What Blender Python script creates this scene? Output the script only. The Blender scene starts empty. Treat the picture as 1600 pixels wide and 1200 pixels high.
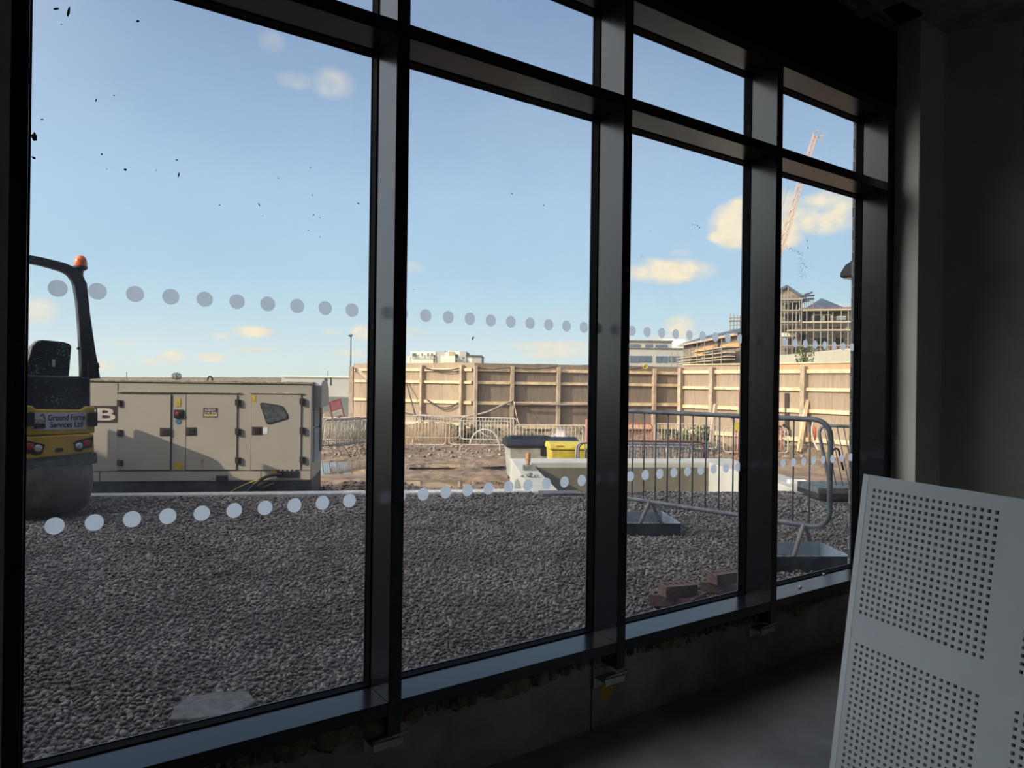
import bpy, math, random
import numpy as np
from mathutils import Vector, Matrix
random.seed(7); rng = np.random.default_rng(11)
C = bpy.context.scene.collection
PI = math.pi

# ------------------------------------------------------------------ camera model
FPX = 1110.0
_yaw = math.radians(34.684); _roll = math.radians(0.78)
CAMP = np.array([0.0, -2.47, 0.0])
_F = np.array([math.sin(_yaw), math.cos(_yaw), 0.0])
_R0 = np.array([math.cos(_yaw), -math.sin(_yaw), 0.0]); _U0 = np.array([0, 0, 1.0])
_R = _R0*math.cos(_roll) + _U0*math.sin(_roll)
_U = _U0*math.cos(_roll) - _R0*math.sin(_roll)
def ray(px, py): return _F + _R*(px-800)/FPX - _U*(py-600)/FPX
def at(px, py, Z): return CAMP + ray(px, py)*Z                 # a point at depth Z
def onY(px, py, y): d = ray(px, py); return CAMP + d*(y-CAMP[1])/d[1]
def onX(px, py, x): d = ray(px, py); return CAMP + d*(x-CAMP[0])/d[0]
def onZ(px, py, z): d = ray(px, py); return CAMP + d*(z-CAMP[2])/d[2]

cam = bpy.data.cameras.new('camera'); camo = bpy.data.objects.new('camera', cam); C.objects.link(camo)
cam.sensor_width = 36.0; cam.lens = FPX/1600*36.0; cam.clip_start = 0.02; cam.clip_end = 3000
M = Matrix.Identity(4)
for i in range(3):
    M[i][0] = _R[i]; M[i][1] = _U[i]; M[i][2] = -_F[i]; M[i][3] = CAMP[i]
camo.matrix_world = M
bpy.context.scene.camera = camo

# ------------------------------------------------------------------ materials
def newmat(name):
    m = bpy.data.materials.new(name); m.use_nodes = True
    nt = m.node_tree; b = nt.nodes['Principled BSDF']
    return m, nt, b
def N(nt, t, **kw):
    n = nt.nodes.new(t)
    for k, v in kw.items():
        if k in n.inputs: n.inputs[k].default_value = v
        else: setattr(n, k, v)
    return n
def mat(name, col, rough=0.6, metal=0.0, var=0.15, scale=8.0, bump=0.0, bscale=60.0, spec=0.4, col2=None, island=0.0, objrnd=0.0, stretch=None, detail=5.0):
    """procedural: base colour broken up by noise, optional bump, per-island and per-object variation"""
    m, nt, b = newmat(name); L = nt.links
    tc = N(nt, 'ShaderNodeTexCoord')
    mp = N(nt, 'ShaderNodeMapping')
    if stretch: mp.inputs['Scale'].default_value = stretch
    L.new(tc.outputs['Object'], mp.inputs['Vector'])
    nz = N(nt, 'ShaderNodeTexNoise', Scale=scale, Detail=detail, Roughness=0.6)
    L.new(mp.outputs[0], nz.inputs['Vector'])
    cr = N(nt, 'ShaderNodeValToRGB')
    c2 = col2 if col2 else tuple(c*(1-var) for c in col); c1 = col if col2 else tuple(min(1, c*(1+var)) for c in col)
    cr.color_ramp.elements[0].color = (*c2, 1); cr.color_ramp.elements[0].position = 0.36
    cr.color_ramp.elements[1].color = (*c1, 1); cr.color_ramp.elements[1].position = 0.64
    L.new(nz.outputs['Fac'], cr.inputs['Fac'])
    out = cr.outputs['Color']
    for src, amt in (('Random Per Island', island), ('Random', objrnd)):
        if amt:
            g = N(nt, 'ShaderNodeNewGeometry' if src != 'Random' else 'ShaderNodeObjectInfo')
            mr = N(nt, 'ShaderNodeMapRange'); mr.inputs['To Min'].default_value = 1-amt; mr.inputs['To Max'].default_value = 1+amt
            L.new(g.outputs[src], mr.inputs['Value'])
            vm = N(nt, 'ShaderNodeVectorMath', operation='SCALE')
            L.new(out, vm.inputs[0]); L.new(mr.outputs['Result'], vm.inputs['Scale']); out = vm.outputs[0]
    L.new(out, b.inputs['Base Color'])
    b.inputs['Roughness'].default_value = rough; b.inputs['Metallic'].default_value = metal
    b.inputs['Specular IOR Level'].default_value = spec
    if bump:
        n2 = N(nt, 'ShaderNodeTexNoise', Scale=bscale, Detail=6.0, Roughness=0.65)
        L.new(mp.outputs[0], n2.inputs['Vector'])
        bp = N(nt, 'ShaderNodeBump', Strength=bump, Distance=0.02)
        L.new(n2.outputs['Fac'], bp.inputs['Height']); L.new(bp.outputs[0], b.inputs['Normal'])
    return m
def s(r, g, b):                                                # sRGB 0..255 -> linear
    f = lambda c: (c/255/12.92) if c/255 <= 0.04045 else ((c/255+0.055)/1.055)**2.4
    return (f(r), f(g), f(b))

MT = {}
MT['frame'] = mat('anthracite_powder_coat', (0.012, 0.013, 0.016), rough=0.23, var=0.1, bump=0.01, bscale=300, spec=0.45)
MT['gasket'] = mat('black_rubber', (0.004, 0.004, 0.005), rough=0.7, spec=0.06)
MT['spacer'] = mat('grey_spacer_bar', (0.16, 0.16, 0.18), rough=0.45, metal=0.2)
MT['plaster'] = mat('grey_plaster', (0.66, 0.64, 0.60), rough=0.9, var=0.08, scale=3, bump=0.05, bscale=25)
MT['reveal'] = mat('jointed_plasterboard', (0.88, 0.83, 0.74), rough=0.85, var=0.04, scale=4, bump=0.04, bscale=20)
MT['concrete_in'] = mat('rough_concrete', (0.36, 0.35, 0.32), rough=0.92, var=0.2, scale=5, bump=0.2, bscale=30)
MT['floor'] = mat('dusty_concrete_floor', (0.36, 0.345, 0.31), rough=0.8, var=0.22, scale=2.2, bump=0.1, bscale=40)
MT['foam'] = mat('yellowed_expanding_foam', (0.26, 0.22, 0.14), rough=0.9, var=0.35, scale=25, bump=0.5, bscale=50)
MT['galv'] = mat('galvanised_steel', (0.55, 0.55, 0.52), rough=0.55, metal=0.3, var=0.2, scale=18)
MT['galv_dull'] = mat('weathered_galvanised_tube', (0.17, 0.175, 0.18), rough=0.6, metal=0.3, var=0.3, scale=9)
MT['muddy_tube'] = mat('mud_splashed_tube', (0.24, 0.22, 0.19), rough=0.8, var=0.25, scale=20)
MT['pale_tube'] = mat('pale_muddy_barrier_tube', (0.46, 0.41, 0.34), rough=0.7, var=0.25, scale=6)
MT['red_tube'] = mat('red_painted_barrier_tube', (0.42, 0.085, 0.06), rough=0.6, var=0.25, scale=6)
MT['board'] = mat('white_acoustic_plasterboard', (0.70, 0.735, 0.75), rough=0.9, var=0.03, scale=6)
MT['board_back'] = mat('black_acoustic_fleece', (0.03, 0.03, 0.03), rough=0.95)
MT['gravel'] = mat('crushed_stone', (0.255, 0.225, 0.20), rough=0.85, var=0.3, scale=1.6, island=0.5, col2=(0.165, 0.132, 0.115), spec=0.3)
MT['gravel_bed'] = mat('gravel_bed', (0.15, 0.115, 0.10), rough=0.95, var=0.4, scale=30, bump=1.0, bscale=60)
MT['kerb'] = mat('cast_kerb_concrete', (0.50, 0.49, 0.46), rough=0.9, var=0.2, scale=12, bump=0.1)
MT['mud'] = mat('churned_brown_mud', (0.29, 0.195, 0.12), rough=0.7, scale=1.6, col2=(0.135, 0.085, 0.05), bump=0.9, bscale=9, spec=0.4, detail=8)
MT['far_ground'] = mat('distant_ground', (0.16, 0.14, 0.09), rough=0.95, scale=0.02, col2=(0.08, 0.09, 0.06))
MT['rubble'] = mat('stony_soil', (0.27, 0.20, 0.125), rough=0.95, scale=14, col2=(0.11, 0.08, 0.05), bump=1.0, bscale=14, island=0.3)
MT['stone_pale'] = mat('broken_stone', (0.30, 0.24, 0.18), rough=0.9, scale=9, col2=(0.14, 0.105, 0.08), island=0.6)
MT['weed'] = mat('scrub_leaves', (0.10, 0.13, 0.045), rough=0.8, island=0.5, var=0.3)
MT['weed_dark'] = mat('dark_scrub_leaves', (0.045, 0.06, 0.03), rough=0.8, island=0.5, var=0.3)
MT['twig'] = mat('bare_twigs', (0.10, 0.07, 0.05), rough=0.9)
MT['white_conc'] = mat('pale_cast_concrete', (0.40, 0.385, 0.34), rough=0.85, var=0.1, scale=3, bump=0.08, bscale=20, stretch=(1, 1, 0.15))
MT['olive_conc'] = mat('dark_olive_concrete', (0.135, 0.125, 0.095), rough=0.85, var=0.12, scale=3)
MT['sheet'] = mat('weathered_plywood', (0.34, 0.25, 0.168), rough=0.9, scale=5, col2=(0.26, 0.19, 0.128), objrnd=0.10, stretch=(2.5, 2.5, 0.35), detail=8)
MT['sheet_shaded'] = mat('shade_toned_weathered_plywood', (0.245, 0.185, 0.128), rough=0.9, scale=5, col2=(0.175, 0.13, 0.092), objrnd=0.10, stretch=(2.5, 2.5, 0.35), detail=8)  # same plywood in a darker tone for the stretch under grazing sun
MT['rail'] = mat('pale_softwood', (0.62, 0.46, 0.27), rough=0.85, scale=4, var=0.2)
MT['post'] = mat('grey_brown_softwood', (0.38, 0.29, 0.20), rough=0.9, scale=4, var=0.2)
MT['osb'] = mat('orange_stained_plywood', (0.45, 0.24, 0.10), rough=0.9, scale=7, col2=(0.40, 0.29, 0.19))
MT['maroon_tube'] = mat('dark_red_painted_tube', (0.11, 0.035, 0.035), rough=0.6, var=0.3)
MT['cable'] = mat('dusty_black_cable', (0.06, 0.045, 0.035), rough=0.8)
MT['hose'] = mat('dusty_grey_hose', (0.30, 0.24, 0.19), rough=0.8)
MT['gen'] = mat('cream_painted_steel', (0.425, 0.385, 0.32), rough=0.5, var=0.035, scale=2.5, spec=0.4)
MT['gen_dirt'] = mat('lichen_stained_cream_paint', (0.47, 0.43, 0.33), rough=0.85, scale=26, col2=(0.17, 0.14, 0.09), detail=8, stretch=(1, 1, 3))
MT['gen_dark'] = mat('dark_base_tank_paint', (0.035, 0.038, 0.042), rough=0.55, var=0.5, scale=14)
MT['seam'] = mat('shadow_gap_rubber', (0.03, 0.026, 0.022), rough=0.9)
MT['black_plastic'] = mat('black_plastic', (0.018, 0.018, 0.020), rough=0.45)
MT['brownblack'] = mat('dark_brown_plate', (0.05, 0.035, 0.028), rough=0.5)
MT['cream_letter'] = mat('cream_lettering', (0.62, 0.56, 0.50), rough=0.5)
MT['yellow_label'] = mat('yellow_warning_label', (0.55, 0.38, 0.05), rough=0.5, var=0.3, scale=80)
MT['red'] = mat('red_plastic', (0.35, 0.03, 0.025), rough=0.35)
MT['faded_red'] = mat('faded_dark_red_plastic', (0.20, 0.055, 0.055), rough=0.6)
MT['mound'] = mat('ochre_clay_soil', (0.31, 0.19, 0.085), rough=0.95, scale=10, col2=(0.19, 0.12, 0.06), bump=1.0, bscale=12)
MT['blue'] = mat('blue_label', (0.06, 0.20, 0.30), rough=0.5)
MT['white'] = mat('white_paint', (0.72, 0.72, 0.70), rough=0.5)
MT['darkglass'] = mat('dusty_dark_window', (0.09, 0.10, 0.10), rough=0.25, var=0.4, scale=20, spec=0.6)
MT['yellow'] = mat('yellow_roller_paint', (0.62, 0.40, 0.055), rough=0.4, var=0.08, scale=5)
MT['roller_black'] = mat('speckled_black_paint', (0.020, 0.022, 0.028), rough=0.5, spec=0.4)
MT['drum'] = mat('worn_steel_drum', (0.15, 0.12, 0.105), rough=0.55, metal=0.25, scale=6, var=0.35)
MT['scraper'] = mat('dusty_grey_steel', (0.16, 0.17, 0.16), rough=0.8, scale=14, var=0.4)
MT['sign'] = mat('white_sign_vinyl', (0.60, 0.60, 0.63), rough=0.5, var=0.06)
MT['navy'] = mat('navy_lettering', (0.018, 0.018, 0.06), rough=0.5)
MT['orange_logo'] = mat('faded_orange_lettering', (0.42, 0.17, 0.08), rough=0.5)
MT['lens'] = mat('clear_lamp_lens', (0.55, 0.55, 0.52), rough=0.15, spec=0.8, var=0.25, scale=60)
MT['brick'] = mat('red_brown_brick', (0.17, 0.105, 0.095), rough=0.9, scale=30, var=0.3, bump=0.3, bscale=80)
MT['galvtray'] = mat('folded_galvanised_sheet', (0.36, 0.42, 0.47), rough=0.45, metal=0.25, var=0.2, scale=7)
MT['traydark'] = mat('dark_tray_face', (0.03, 0.04, 0.05), rough=0.45, metal=0.3, var=0.3)
MT['slab'] = mat('rough_pale_stone', (0.18, 0.17, 0.16), rough=0.95, var=0.25, scale=22, bump=0.6, bscale=60)
MT['bin_black'] = mat('scuffed_black_bin_plastic', (0.016, 0.016, 0.018), rough=0.6, var=0.5, scale=8, spec=0.25)
MT['faded_pink'] = mat('faded_pinkish_red_paint', (0.36, 0.15, 0.13), rough=0.7)
MT['bin_grey'] = mat('galvanised_bin_body', (0.30, 0.29, 0.26), rough=0.6, var=0.25, scale=5)
MT['bin_yellow'] = mat('yellow_bin_plastic', (0.50, 0.38, 0.045), rough=0.5, var=0.2, scale=5)
MT['wood_handle'] = mat('stained_wood', (0.40, 0.20, 0.08), rough=0.6, scale=30, var=0.35)
MT['far_white'] = mat('cream_render', (0.72, 0.68, 0.52), rough=0.9, var=0.06, scale=0.2)
MT['cabin_cream'] = mat('cream_sheet_roofing', (0.37, 0.335, 0.25), rough=0.8, var=0.06)
MT['far_grey'] = mat('greige_render', (0.42, 0.385, 0.33), rough=0.9, var=0.06, scale=0.2)
MT['far_brown'] = mat('buff_brickwork', (0.30, 0.235, 0.165), rough=0.9, scale=1.6, col2=(0.15, 0.12, 0.095))
MT['far_orange'] = mat('orange_sheathing', (0.55, 0.30, 0.13), rough=0.9, var=0.1, scale=1)
MT['slate'] = mat('blue_grey_slate', (0.075, 0.09, 0.115), rough=0.6, var=0.2, scale=1)
MT['far_glass'] = mat('distant_window_glass', (0.10, 0.13, 0.16), rough=0.2, spec=0.7)
MT['far_dark'] = mat('unlit_opening', (0.04, 0.036, 0.032), rough=0.9)
MT['scaffold'] = mat('scaffold_tube', (0.26, 0.22, 0.17), rough=0.7, var=0.2)
MT['scaf_board'] = mat('scaffold_boards', (0.40, 0.32, 0.22), rough=0.9, var=0.15)
MT['crane'] = mat('faded_red_crane_steel', (0.50, 0.32, 0.24), rough=0.6)
MT['crane_wire'] = mat('dark_crane_cable', (0.2, 0.15, 0.12), rough=0.6)
MT['hivis_orange'] = mat('hivis_orange', (0.75, 0.16, 0.04), rough=0.7)
MT['hivis_green'] = mat('hivis_lime', (0.34, 0.44, 0.16), rough=0.7)
MT['polythene'] = mat('crumpled_polythene', (0.36, 0.32, 0.27), rough=0.35, spec=0.7)
MT['bird'] = mat('dark_feathers', (0.05, 0.05, 0.05), rough=0.8)
MT['lamp_post'] = mat('grey_painted_column', (0.16, 0.18, 0.20), rough=0.5)
MT['dirt'] = mat('dark_dried_dirt', (0.015, 0.012, 0.016), rough=0.9)

# speckled roller paint: white splashes
def speckle(m, col, thr=0.63, scale=55):
    nt = m.node_tree; L = nt.links; b = nt.nodes['Principled BSDF']
    tc = N(nt, 'ShaderNodeTexCoord')
    nz = N(nt, 'ShaderNodeTexNoise', Scale=scale, Detail=3.0, Roughness=0.7); L.new(tc.outputs['Object'], nz.inputs['Vector'])
    big = N(nt, 'ShaderNodeTexNoise', Scale=3.0, Detail=2.0); L.new(tc.outputs['Object'], big.inputs['Vector'])
    ad = N(nt, 'ShaderNodeMath', operation='MULTIPLY_ADD'); L.new(big.outputs['Fac'], ad.inputs[0]); ad.inputs[1].default_value = 0.35
    L.new(nz.outputs['Fac'], ad.inputs[2])
    cr = N(nt, 'ShaderNodeValToRGB'); cr.color_ramp.elements[0].position = thr+0.15; cr.color_ramp.elements[1].position = thr+0.20
    L.new(ad.outputs[0], cr.inputs['Fac'])
    mx = N(nt, 'ShaderNodeMix'); mx.data_type = 'RGBA'
    old = b.inputs['Base Color'].links[0].from_socket
    L.new(cr.outputs['Color'], mx.inputs['Factor']); L.new(old, mx.inputs['A']); mx.inputs['B'].default_value = (*col, 1)
    L.new(mx.outputs['Result'], b.inputs['Base Color'])
speckle(MT['roller_black'], (0.30, 0.32, 0.36), thr=0.655)
speckle(MT['gen'], (0.30, 0.25, 0.18), thr=0.77, scale=14)

# brickwork of the facade and of the unseen shade caster
def brickmat(name, c1, c2, mortar):
    m, nt, b = newmat(name); L = nt.links
    tc = N(nt, 'ShaderNodeTexCoord'); sx = N(nt, 'ShaderNodeSeparateXYZ'); L.new(tc.outputs['Object'], sx.inputs[0])
    ad = N(nt, 'ShaderNodeMath', operation='ADD'); L.new(sx.outputs['X'], ad.inputs[0]); L.new(sx.outputs['Y'], ad.inputs[1])
    cx = N(nt, 'ShaderNodeCombineXYZ'); L.new(ad.outputs[0], cx.inputs['X']); L.new(sx.outputs['Z'], cx.inputs['Y'])
    br = N(nt, 'ShaderNodeTexBrick', Scale=1.0); L.new(cx.outputs[0], br.inputs['Vector'])
    br.inputs['Brick Width'].default_value = 0.225; br.inputs['Row Height'].default_value = 0.075; br.inputs['Mortar Size'].default_value = 0.006
    br.inputs['Color1'].default_value = (*c1, 1); br.inputs['Color2'].default_value = (*c2, 1); br.inputs['Mortar'].default_value = (*mortar, 1)
    L.new(br.outputs['Color'], b.inputs['Base Color']); b.inputs['Roughness'].default_value = 0.9
    bp = N(nt, 'ShaderNodeBump', Strength=0.6, Distance=0.01); L.new(br.outputs['Fac'], bp.inputs['Height']); bp.invert = True
    L.new(bp.outputs[0], b.inputs['Normal'])
    return m
MT['facade'] = brickmat('grey_facing_brick', (0.11, 0.105, 0.095), (0.14, 0.13, 0.12), (0.34, 0.33, 0.31))
MT['gable'] = brickmat('buff_facing_brick', (0.28, 0.22, 0.15), (0.33, 0.25, 0.18), (0.35, 0.33, 0.30))

# puddle water
m, nt, b = newmat('puddle_water'); MT['water'] = m
b.inputs['Base Color'].default_value = (0.10, 0.075, 0.05, 1); b.inputs['Roughness'].default_value = 0.04; b.inputs['Specular IOR Level'].default_value = 1.0
b.inputs['IOR'].default_value = 1.6
nz = N(nt, 'ShaderNodeTexNoise', Scale=3.0, Detail=3.0); bp = N(nt, 'ShaderNodeBump', Strength=0.02, Distance=0.01)
nt.links.new(nz.outputs['Fac'], bp.inputs['Height']); nt.links.new(bp.outputs[0], b.inputs['Normal'])

# window glass: clear, slightly reflective, with a thin uneven film of dust
m = bpy.data.materials.new('window_glass'); m.use_nodes = True; MT['glass'] = m; nt = m.node_tree; nt.nodes.clear(); L = nt.links
out = N(nt, 'ShaderNodeOutputMaterial'); tr = N(nt, 'ShaderNodeBsdfTransparent'); tr.inputs['Color'].default_value = (0.955, 0.97, 0.965, 1)
gl = N(nt, 'ShaderNodeBsdfGlossy'); gl.inputs['Roughness'].default_value = 0.01; gl.inputs['Color'].default_value = (0.9, 0.95, 1, 1)
lw = N(nt, 'ShaderNodeLayerWeight', Blend=0.5); pw = N(nt, 'ShaderNodeMath', operation='POWER'); L.new(lw.outputs['Facing'], pw.inputs[0]); pw.inputs[1].default_value = 5.0
fr = N(nt, 'ShaderNodeMath', operation='MULTIPLY_ADD'); L.new(pw.outputs[0], fr.inputs[0]); fr.inputs[1].default_value = 0.55; fr.inputs[2].default_value = 0.022
mx = N(nt, 'ShaderNodeMixShader'); L.new(fr.outputs[0], mx.inputs[0]); L.new(tr.outputs[0], mx.inputs[1]); L.new(gl.outputs[0], mx.inputs[2])
df = N(nt, 'ShaderNodeBsdfTranslucent'); df.inputs['Color'].default_value = (0.55, 0.57, 0.62, 1)
tc = N(nt, 'ShaderNodeTexCoord'); n1 = N(nt, 'ShaderNodeTexNoise', Scale=2.2, Detail=6.0, Roughness=0.6); L.new(tc.outputs['Object'], n1.inputs['Vector'])
mr = N(nt, 'ShaderNodeMapRange'); L.new(n1.outputs['Fac'], mr.inputs['Value']); mr.inputs['From Min'].default_value = 0.35; mr.inputs['From Max'].default_value = 0.8
mr.inputs['To Min'].default_value = 0.004; mr.inputs['To Max'].default_value = 0.05
sx = N(nt, 'ShaderNodeSeparateXYZ'); L.new(tc.outputs['Object'], sx.inputs[0])
mz = N(nt, 'ShaderNodeMapRange'); L.new(sx.outputs['Z'], mz.inputs['Value'])       # rain-splashed dust is thicker low on the panes
mz.inputs['From Min'].default_value = -1.1; mz.inputs['From Max'].default_value = -0.2; mz.inputs['To Min'].default_value = 0.045; mz.inputs['To Max'].default_value = 0.0
ad = N(nt, 'ShaderNodeMath', operation='ADD'); L.new(mr.outputs[0], ad.inputs[0]); L.new(mz.outputs[0], ad.inputs[1])
mx2 = N(nt, 'ShaderNodeMixShader'); L.new(ad.outputs[0], mx2.inputs[0]); L.new(mx.outputs[0], mx2.inputs[1]); L.new(df.outputs[0], mx2.inputs[2])
L.new(mx2.outputs[0], out.inputs[0])

# frosted vinyl dots
m = bpy.data.materials.new('frosted_vinyl'); m.use_nodes = True; MT['dot'] = m; nt = m.node_tree; nt.nodes.clear(); L = nt.links
out = N(nt, 'ShaderNodeOutputMaterial'); t1 = N(nt, 'ShaderNodeBsdfTranslucent'); t1.inputs['Color'].default_value = (0.93, 0.96, 1.0, 1)
t2 = N(nt, 'ShaderNodeBsdfTransparent'); t2.inputs['Color'].default_value = (0.7, 0.75, 0.8, 1); mx = N(nt, 'ShaderNodeMixShader'); mx.inputs[0].default_value = 0.08
t3 = N(nt, 'ShaderNodeBsdfDiffuse'); t3.inputs['Color'].default_value = (0.5, 0.5, 0.5, 1); m3 = N(nt, 'ShaderNodeMixShader'); m3.inputs[0].default_value = 0.06
L.new(t1.outputs[0], m3.inputs[1]); L.new(t3.outputs[0], m3.inputs[2])
L.new(m3.outputs[0], mx.inputs[1]); L.new(t2.outputs[0], mx.inputs[2]); L.new(mx.outputs[0], out.inputs[0])

# beacon glass
m = mat('orange_beacon_lens', (0.75, 0.15, 0.03), rough=0.2, var=0.3, scale=40, spec=0.7); MT['beacon'] = m

# ------------------------------------------------------------------ mesh builder
class MB:
    def __init__(s_): s_.v = []; s_.f = []
    def add(s_, vs, fs):
        o = len(s_.v); s_.v += [tuple(map(float, p)) for p in vs]; s_.f += [tuple(i+o for i in f) for f in fs]; return s_
    def box(s_, x0, x1, y0, y1, z0, z1, fr=None):
        """fr: None, or (origin, ax, ay, az) frame"""
        P = [(x, y, z) for z in (z0, z1) for y in (y0, y1) for x in (x0, x1)]
        if fr is not None:
            o, ax, ay, az = [np.array(q, float) for q in fr]
            P = [o+ax*p[0]+ay*p[1]+az*p[2] for p in P]
        F = [(0, 2, 3, 1), (4, 5, 7, 6), (0, 1, 5, 4), (2, 6, 7, 3), (0, 4, 6, 2), (1, 3, 7, 5)]
        return s_.add(P, F)
    def tube(s_, pts, r, n=8, caps=True):
        pts = [np.array(p, float) for p in pts]; vs = []; fs = []
        rr = r if hasattr(r, '__len__') else [r]*len(pts)
        prev = None
        for i, p in enumerate(pts):
            t = pts[min(i+1, len(pts)-1)] - pts[max(i-1, 0)]; t = t/(np.linalg.norm(t)+1e-9)
            if prev is None:
                a = np.array([0, 0, 1.0]) if abs(t[2]) < 0.9 else np.array([1.0, 0, 0])
                e1 = np.cross(t, a)
            else: e1 = prev - t*(prev@t)
            e1 /= np.linalg.norm(e1)+1e-9; e2 = np.cross(t, e1); prev = e1
            for k in range(n):
                a = 2*PI*k/n; vs.append(p + (e1*math.cos(a)+e2*math.sin(a))*rr[i])
        for i in range(len(pts)-1):
            for k in range(n):
                k2 = (k+1) % n; fs.append((i*n+k, i*n+k2, (i+1)*n+k2, (i+1)*n+k))
        if caps: fs.append(tuple(range(n))[::-1]); fs.append(tuple((len(pts)-1)*n+k for k in range(n)))
        return s_.add(vs, fs)
    def prism(s_, poly, o, a, b, n, d0, d1):
        """polygon (a,b coords) extruded along n between d0 and d1"""
        o, a, b, n = [np.array(q, float) for q in (o, a, b, n)]; k = len(poly)
        vs = [o+a*p[0]+b*p[1]+n*d0 for p in poly]+[o+a*p[0]+b*p[1]+n*d1 for p in poly]
        fs = [tuple(range(k))[::-1], tuple(range(k, 2*k))]+[(i, (i+1) % k, k+(i+1) % k, k+i) for i in range(k)]
        return s_.add(vs, fs)
    def lathe(s_, prof, o, n=20, axis=(0, 0, 1)):
        az = np.array(axis, float); az /= np.linalg.norm(az)
        a = np.cross(az, [0, 0, 1.0] if abs(az[2]) < 0.9 else [1.0, 0, 0]); a /= np.linalg.norm(a); b_ = np.cross(az, a)
        vs = []; fs = []; o = np.array(o, float)
        for (r, z) in prof:
            for k in range(n):
                t = 2*PI*k/n; vs.append(o+az*z+(a*math.cos(t)+b_*math.sin(t))*max(r, 1e-4))
        for i in range(len(prof)-1):
            for k in range(n):
                k2 = (k+1) % n; fs.append((i*n+k, i*n+k2, (i+1)*n+k2, (i+1)*n+k))
        fs.append(tuple(range(n))[::-1]); fs.append(tuple((len(prof)-1)*n+k for k in range(n)))
        return s_.add(vs, fs)
    def build(s_, name, m, parent=None, bevel=0, smooth=False, origin=None):
        """verts are world coordinates; the object's origin goes to its parent's place, or to the given origin"""
        if parent is not None: o = np.array(ORI.get(parent.name, (0, 0, 0)), float)
        else:
            v = np.array(s_.v)
            o = np.array(origin, float) if origin is not None else np.array([v[:, 0].mean(), v[:, 1].mean(), v[:, 2].min()])
        me = bpy.data.meshes.new(name); me.from_pydata([tuple(np.array(p)-o) for p in s_.v], [], s_.f); me.update()
        me.materials.append(MT[m] if isinstance(m, str) else m)
        ob = bpy.data.objects.new(name, me); C.objects.link(ob)
        ORI[ob.name] = tuple(o)
        if parent is not None: ob.parent = parent
        else: ob.location = o
        if smooth:
            for p in me.polygons: p.use_smooth = True
            if smooth != 'all':
                try: me.set_sharp_from_angle(angle=math.radians(40))
                except Exception: pass
        if bevel:
            md = ob.modifiers.new('bevel', 'BEVEL'); md.width = bevel; md.segments = 2; md.limit_method = 'ANGLE'
        return ob
ORI = {}
def tag(o, label=None, cat=None, group=None, kind=None):
    if label: o['label'] = label
    if cat: o['category'] = cat
    if group: o['group'] = group
    if kind: o['kind'] = kind
    return o
def empty(name, loc, label=None, cat=None, group=None, kind=None):
    o = bpy.data.objects.new(name, None); o.empty_display_size = 0.1; C.objects.link(o)
    o.location = tuple(map(float, loc)); ORI[o.name] = tuple(map(float, loc))
    return tag(o, label, cat, group, kind)
def struct(name, mb, m, parent=None, **kw):
    o = mb.build(name, m, parent, origin=(0, 0, 0) if parent is None else None, **kw)
    if parent is None: o['kind'] = 'structure'
    return o
def copy_tree(o, loc, rotz=0.0, parent=None):
    c = o.copy(); C.objects.link(c); c.parent = parent
    if parent is None: c.location = tuple(map(float, loc)); c.rotation_euler = (0, 0, rotz)
    for ch in [q for q in bpy.data.objects if q.parent == o]: copy_tree(ch, None, 0, c)
    return c
def text_mesh(body, size, depth=0.001, space=1.0):
    cu = bpy.data.curves.new('lettering', 'FONT'); cu.body = body; cu.size = size; cu.extrude = depth; cu.align_x = 'CENTER'; cu.align_y = 'CENTER'; cu.space_character = space
    cu.offset = size*0.02
    ob = bpy.data.objects.new('lettering', cu); C.objects.link(ob)
    dg = bpy.context.evaluated_depsgraph_get(); dg.update()
    me = bpy.data.meshes.new_from_object(ob.evaluated_get(dg))
    vs = [tuple(v.co) for v in me.vertices]; fs = [tuple(p.vertices) for p in me.polygons]
    bpy.data.objects.remove(ob); bpy.data.curves.remove(cu); bpy.data.meshes.remove(me)
    return vs, fs
def text_on(name, body, w, h, o, ax, az, nrm, m, parent, depth=0.002):
    """lettering fitted into w x h, centred at o"""
    vs, fs = text_mesh(body, 1.0, 0.0005)
    V = np.array(vs); mn = V.min(0); mxx = V.max(0); c = (mn+mxx)/2
    o, ax, az, nrm = [np.array(q, float) for q in (o, ax, az, nrm)]
    sx_ = w/(mxx[0]-mn[0]); sy_ = h/(mxx[1]-mn[1])
    P = [o+ax*(p[0]-c[0])*sx_+az*(p[1]-c[1])*sy_+nrm*(depth if p[2] > 0 else 0) for p in V]
    mb = MB(); mb.add(P, fs); return mb.build(name, m, parent)

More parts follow.
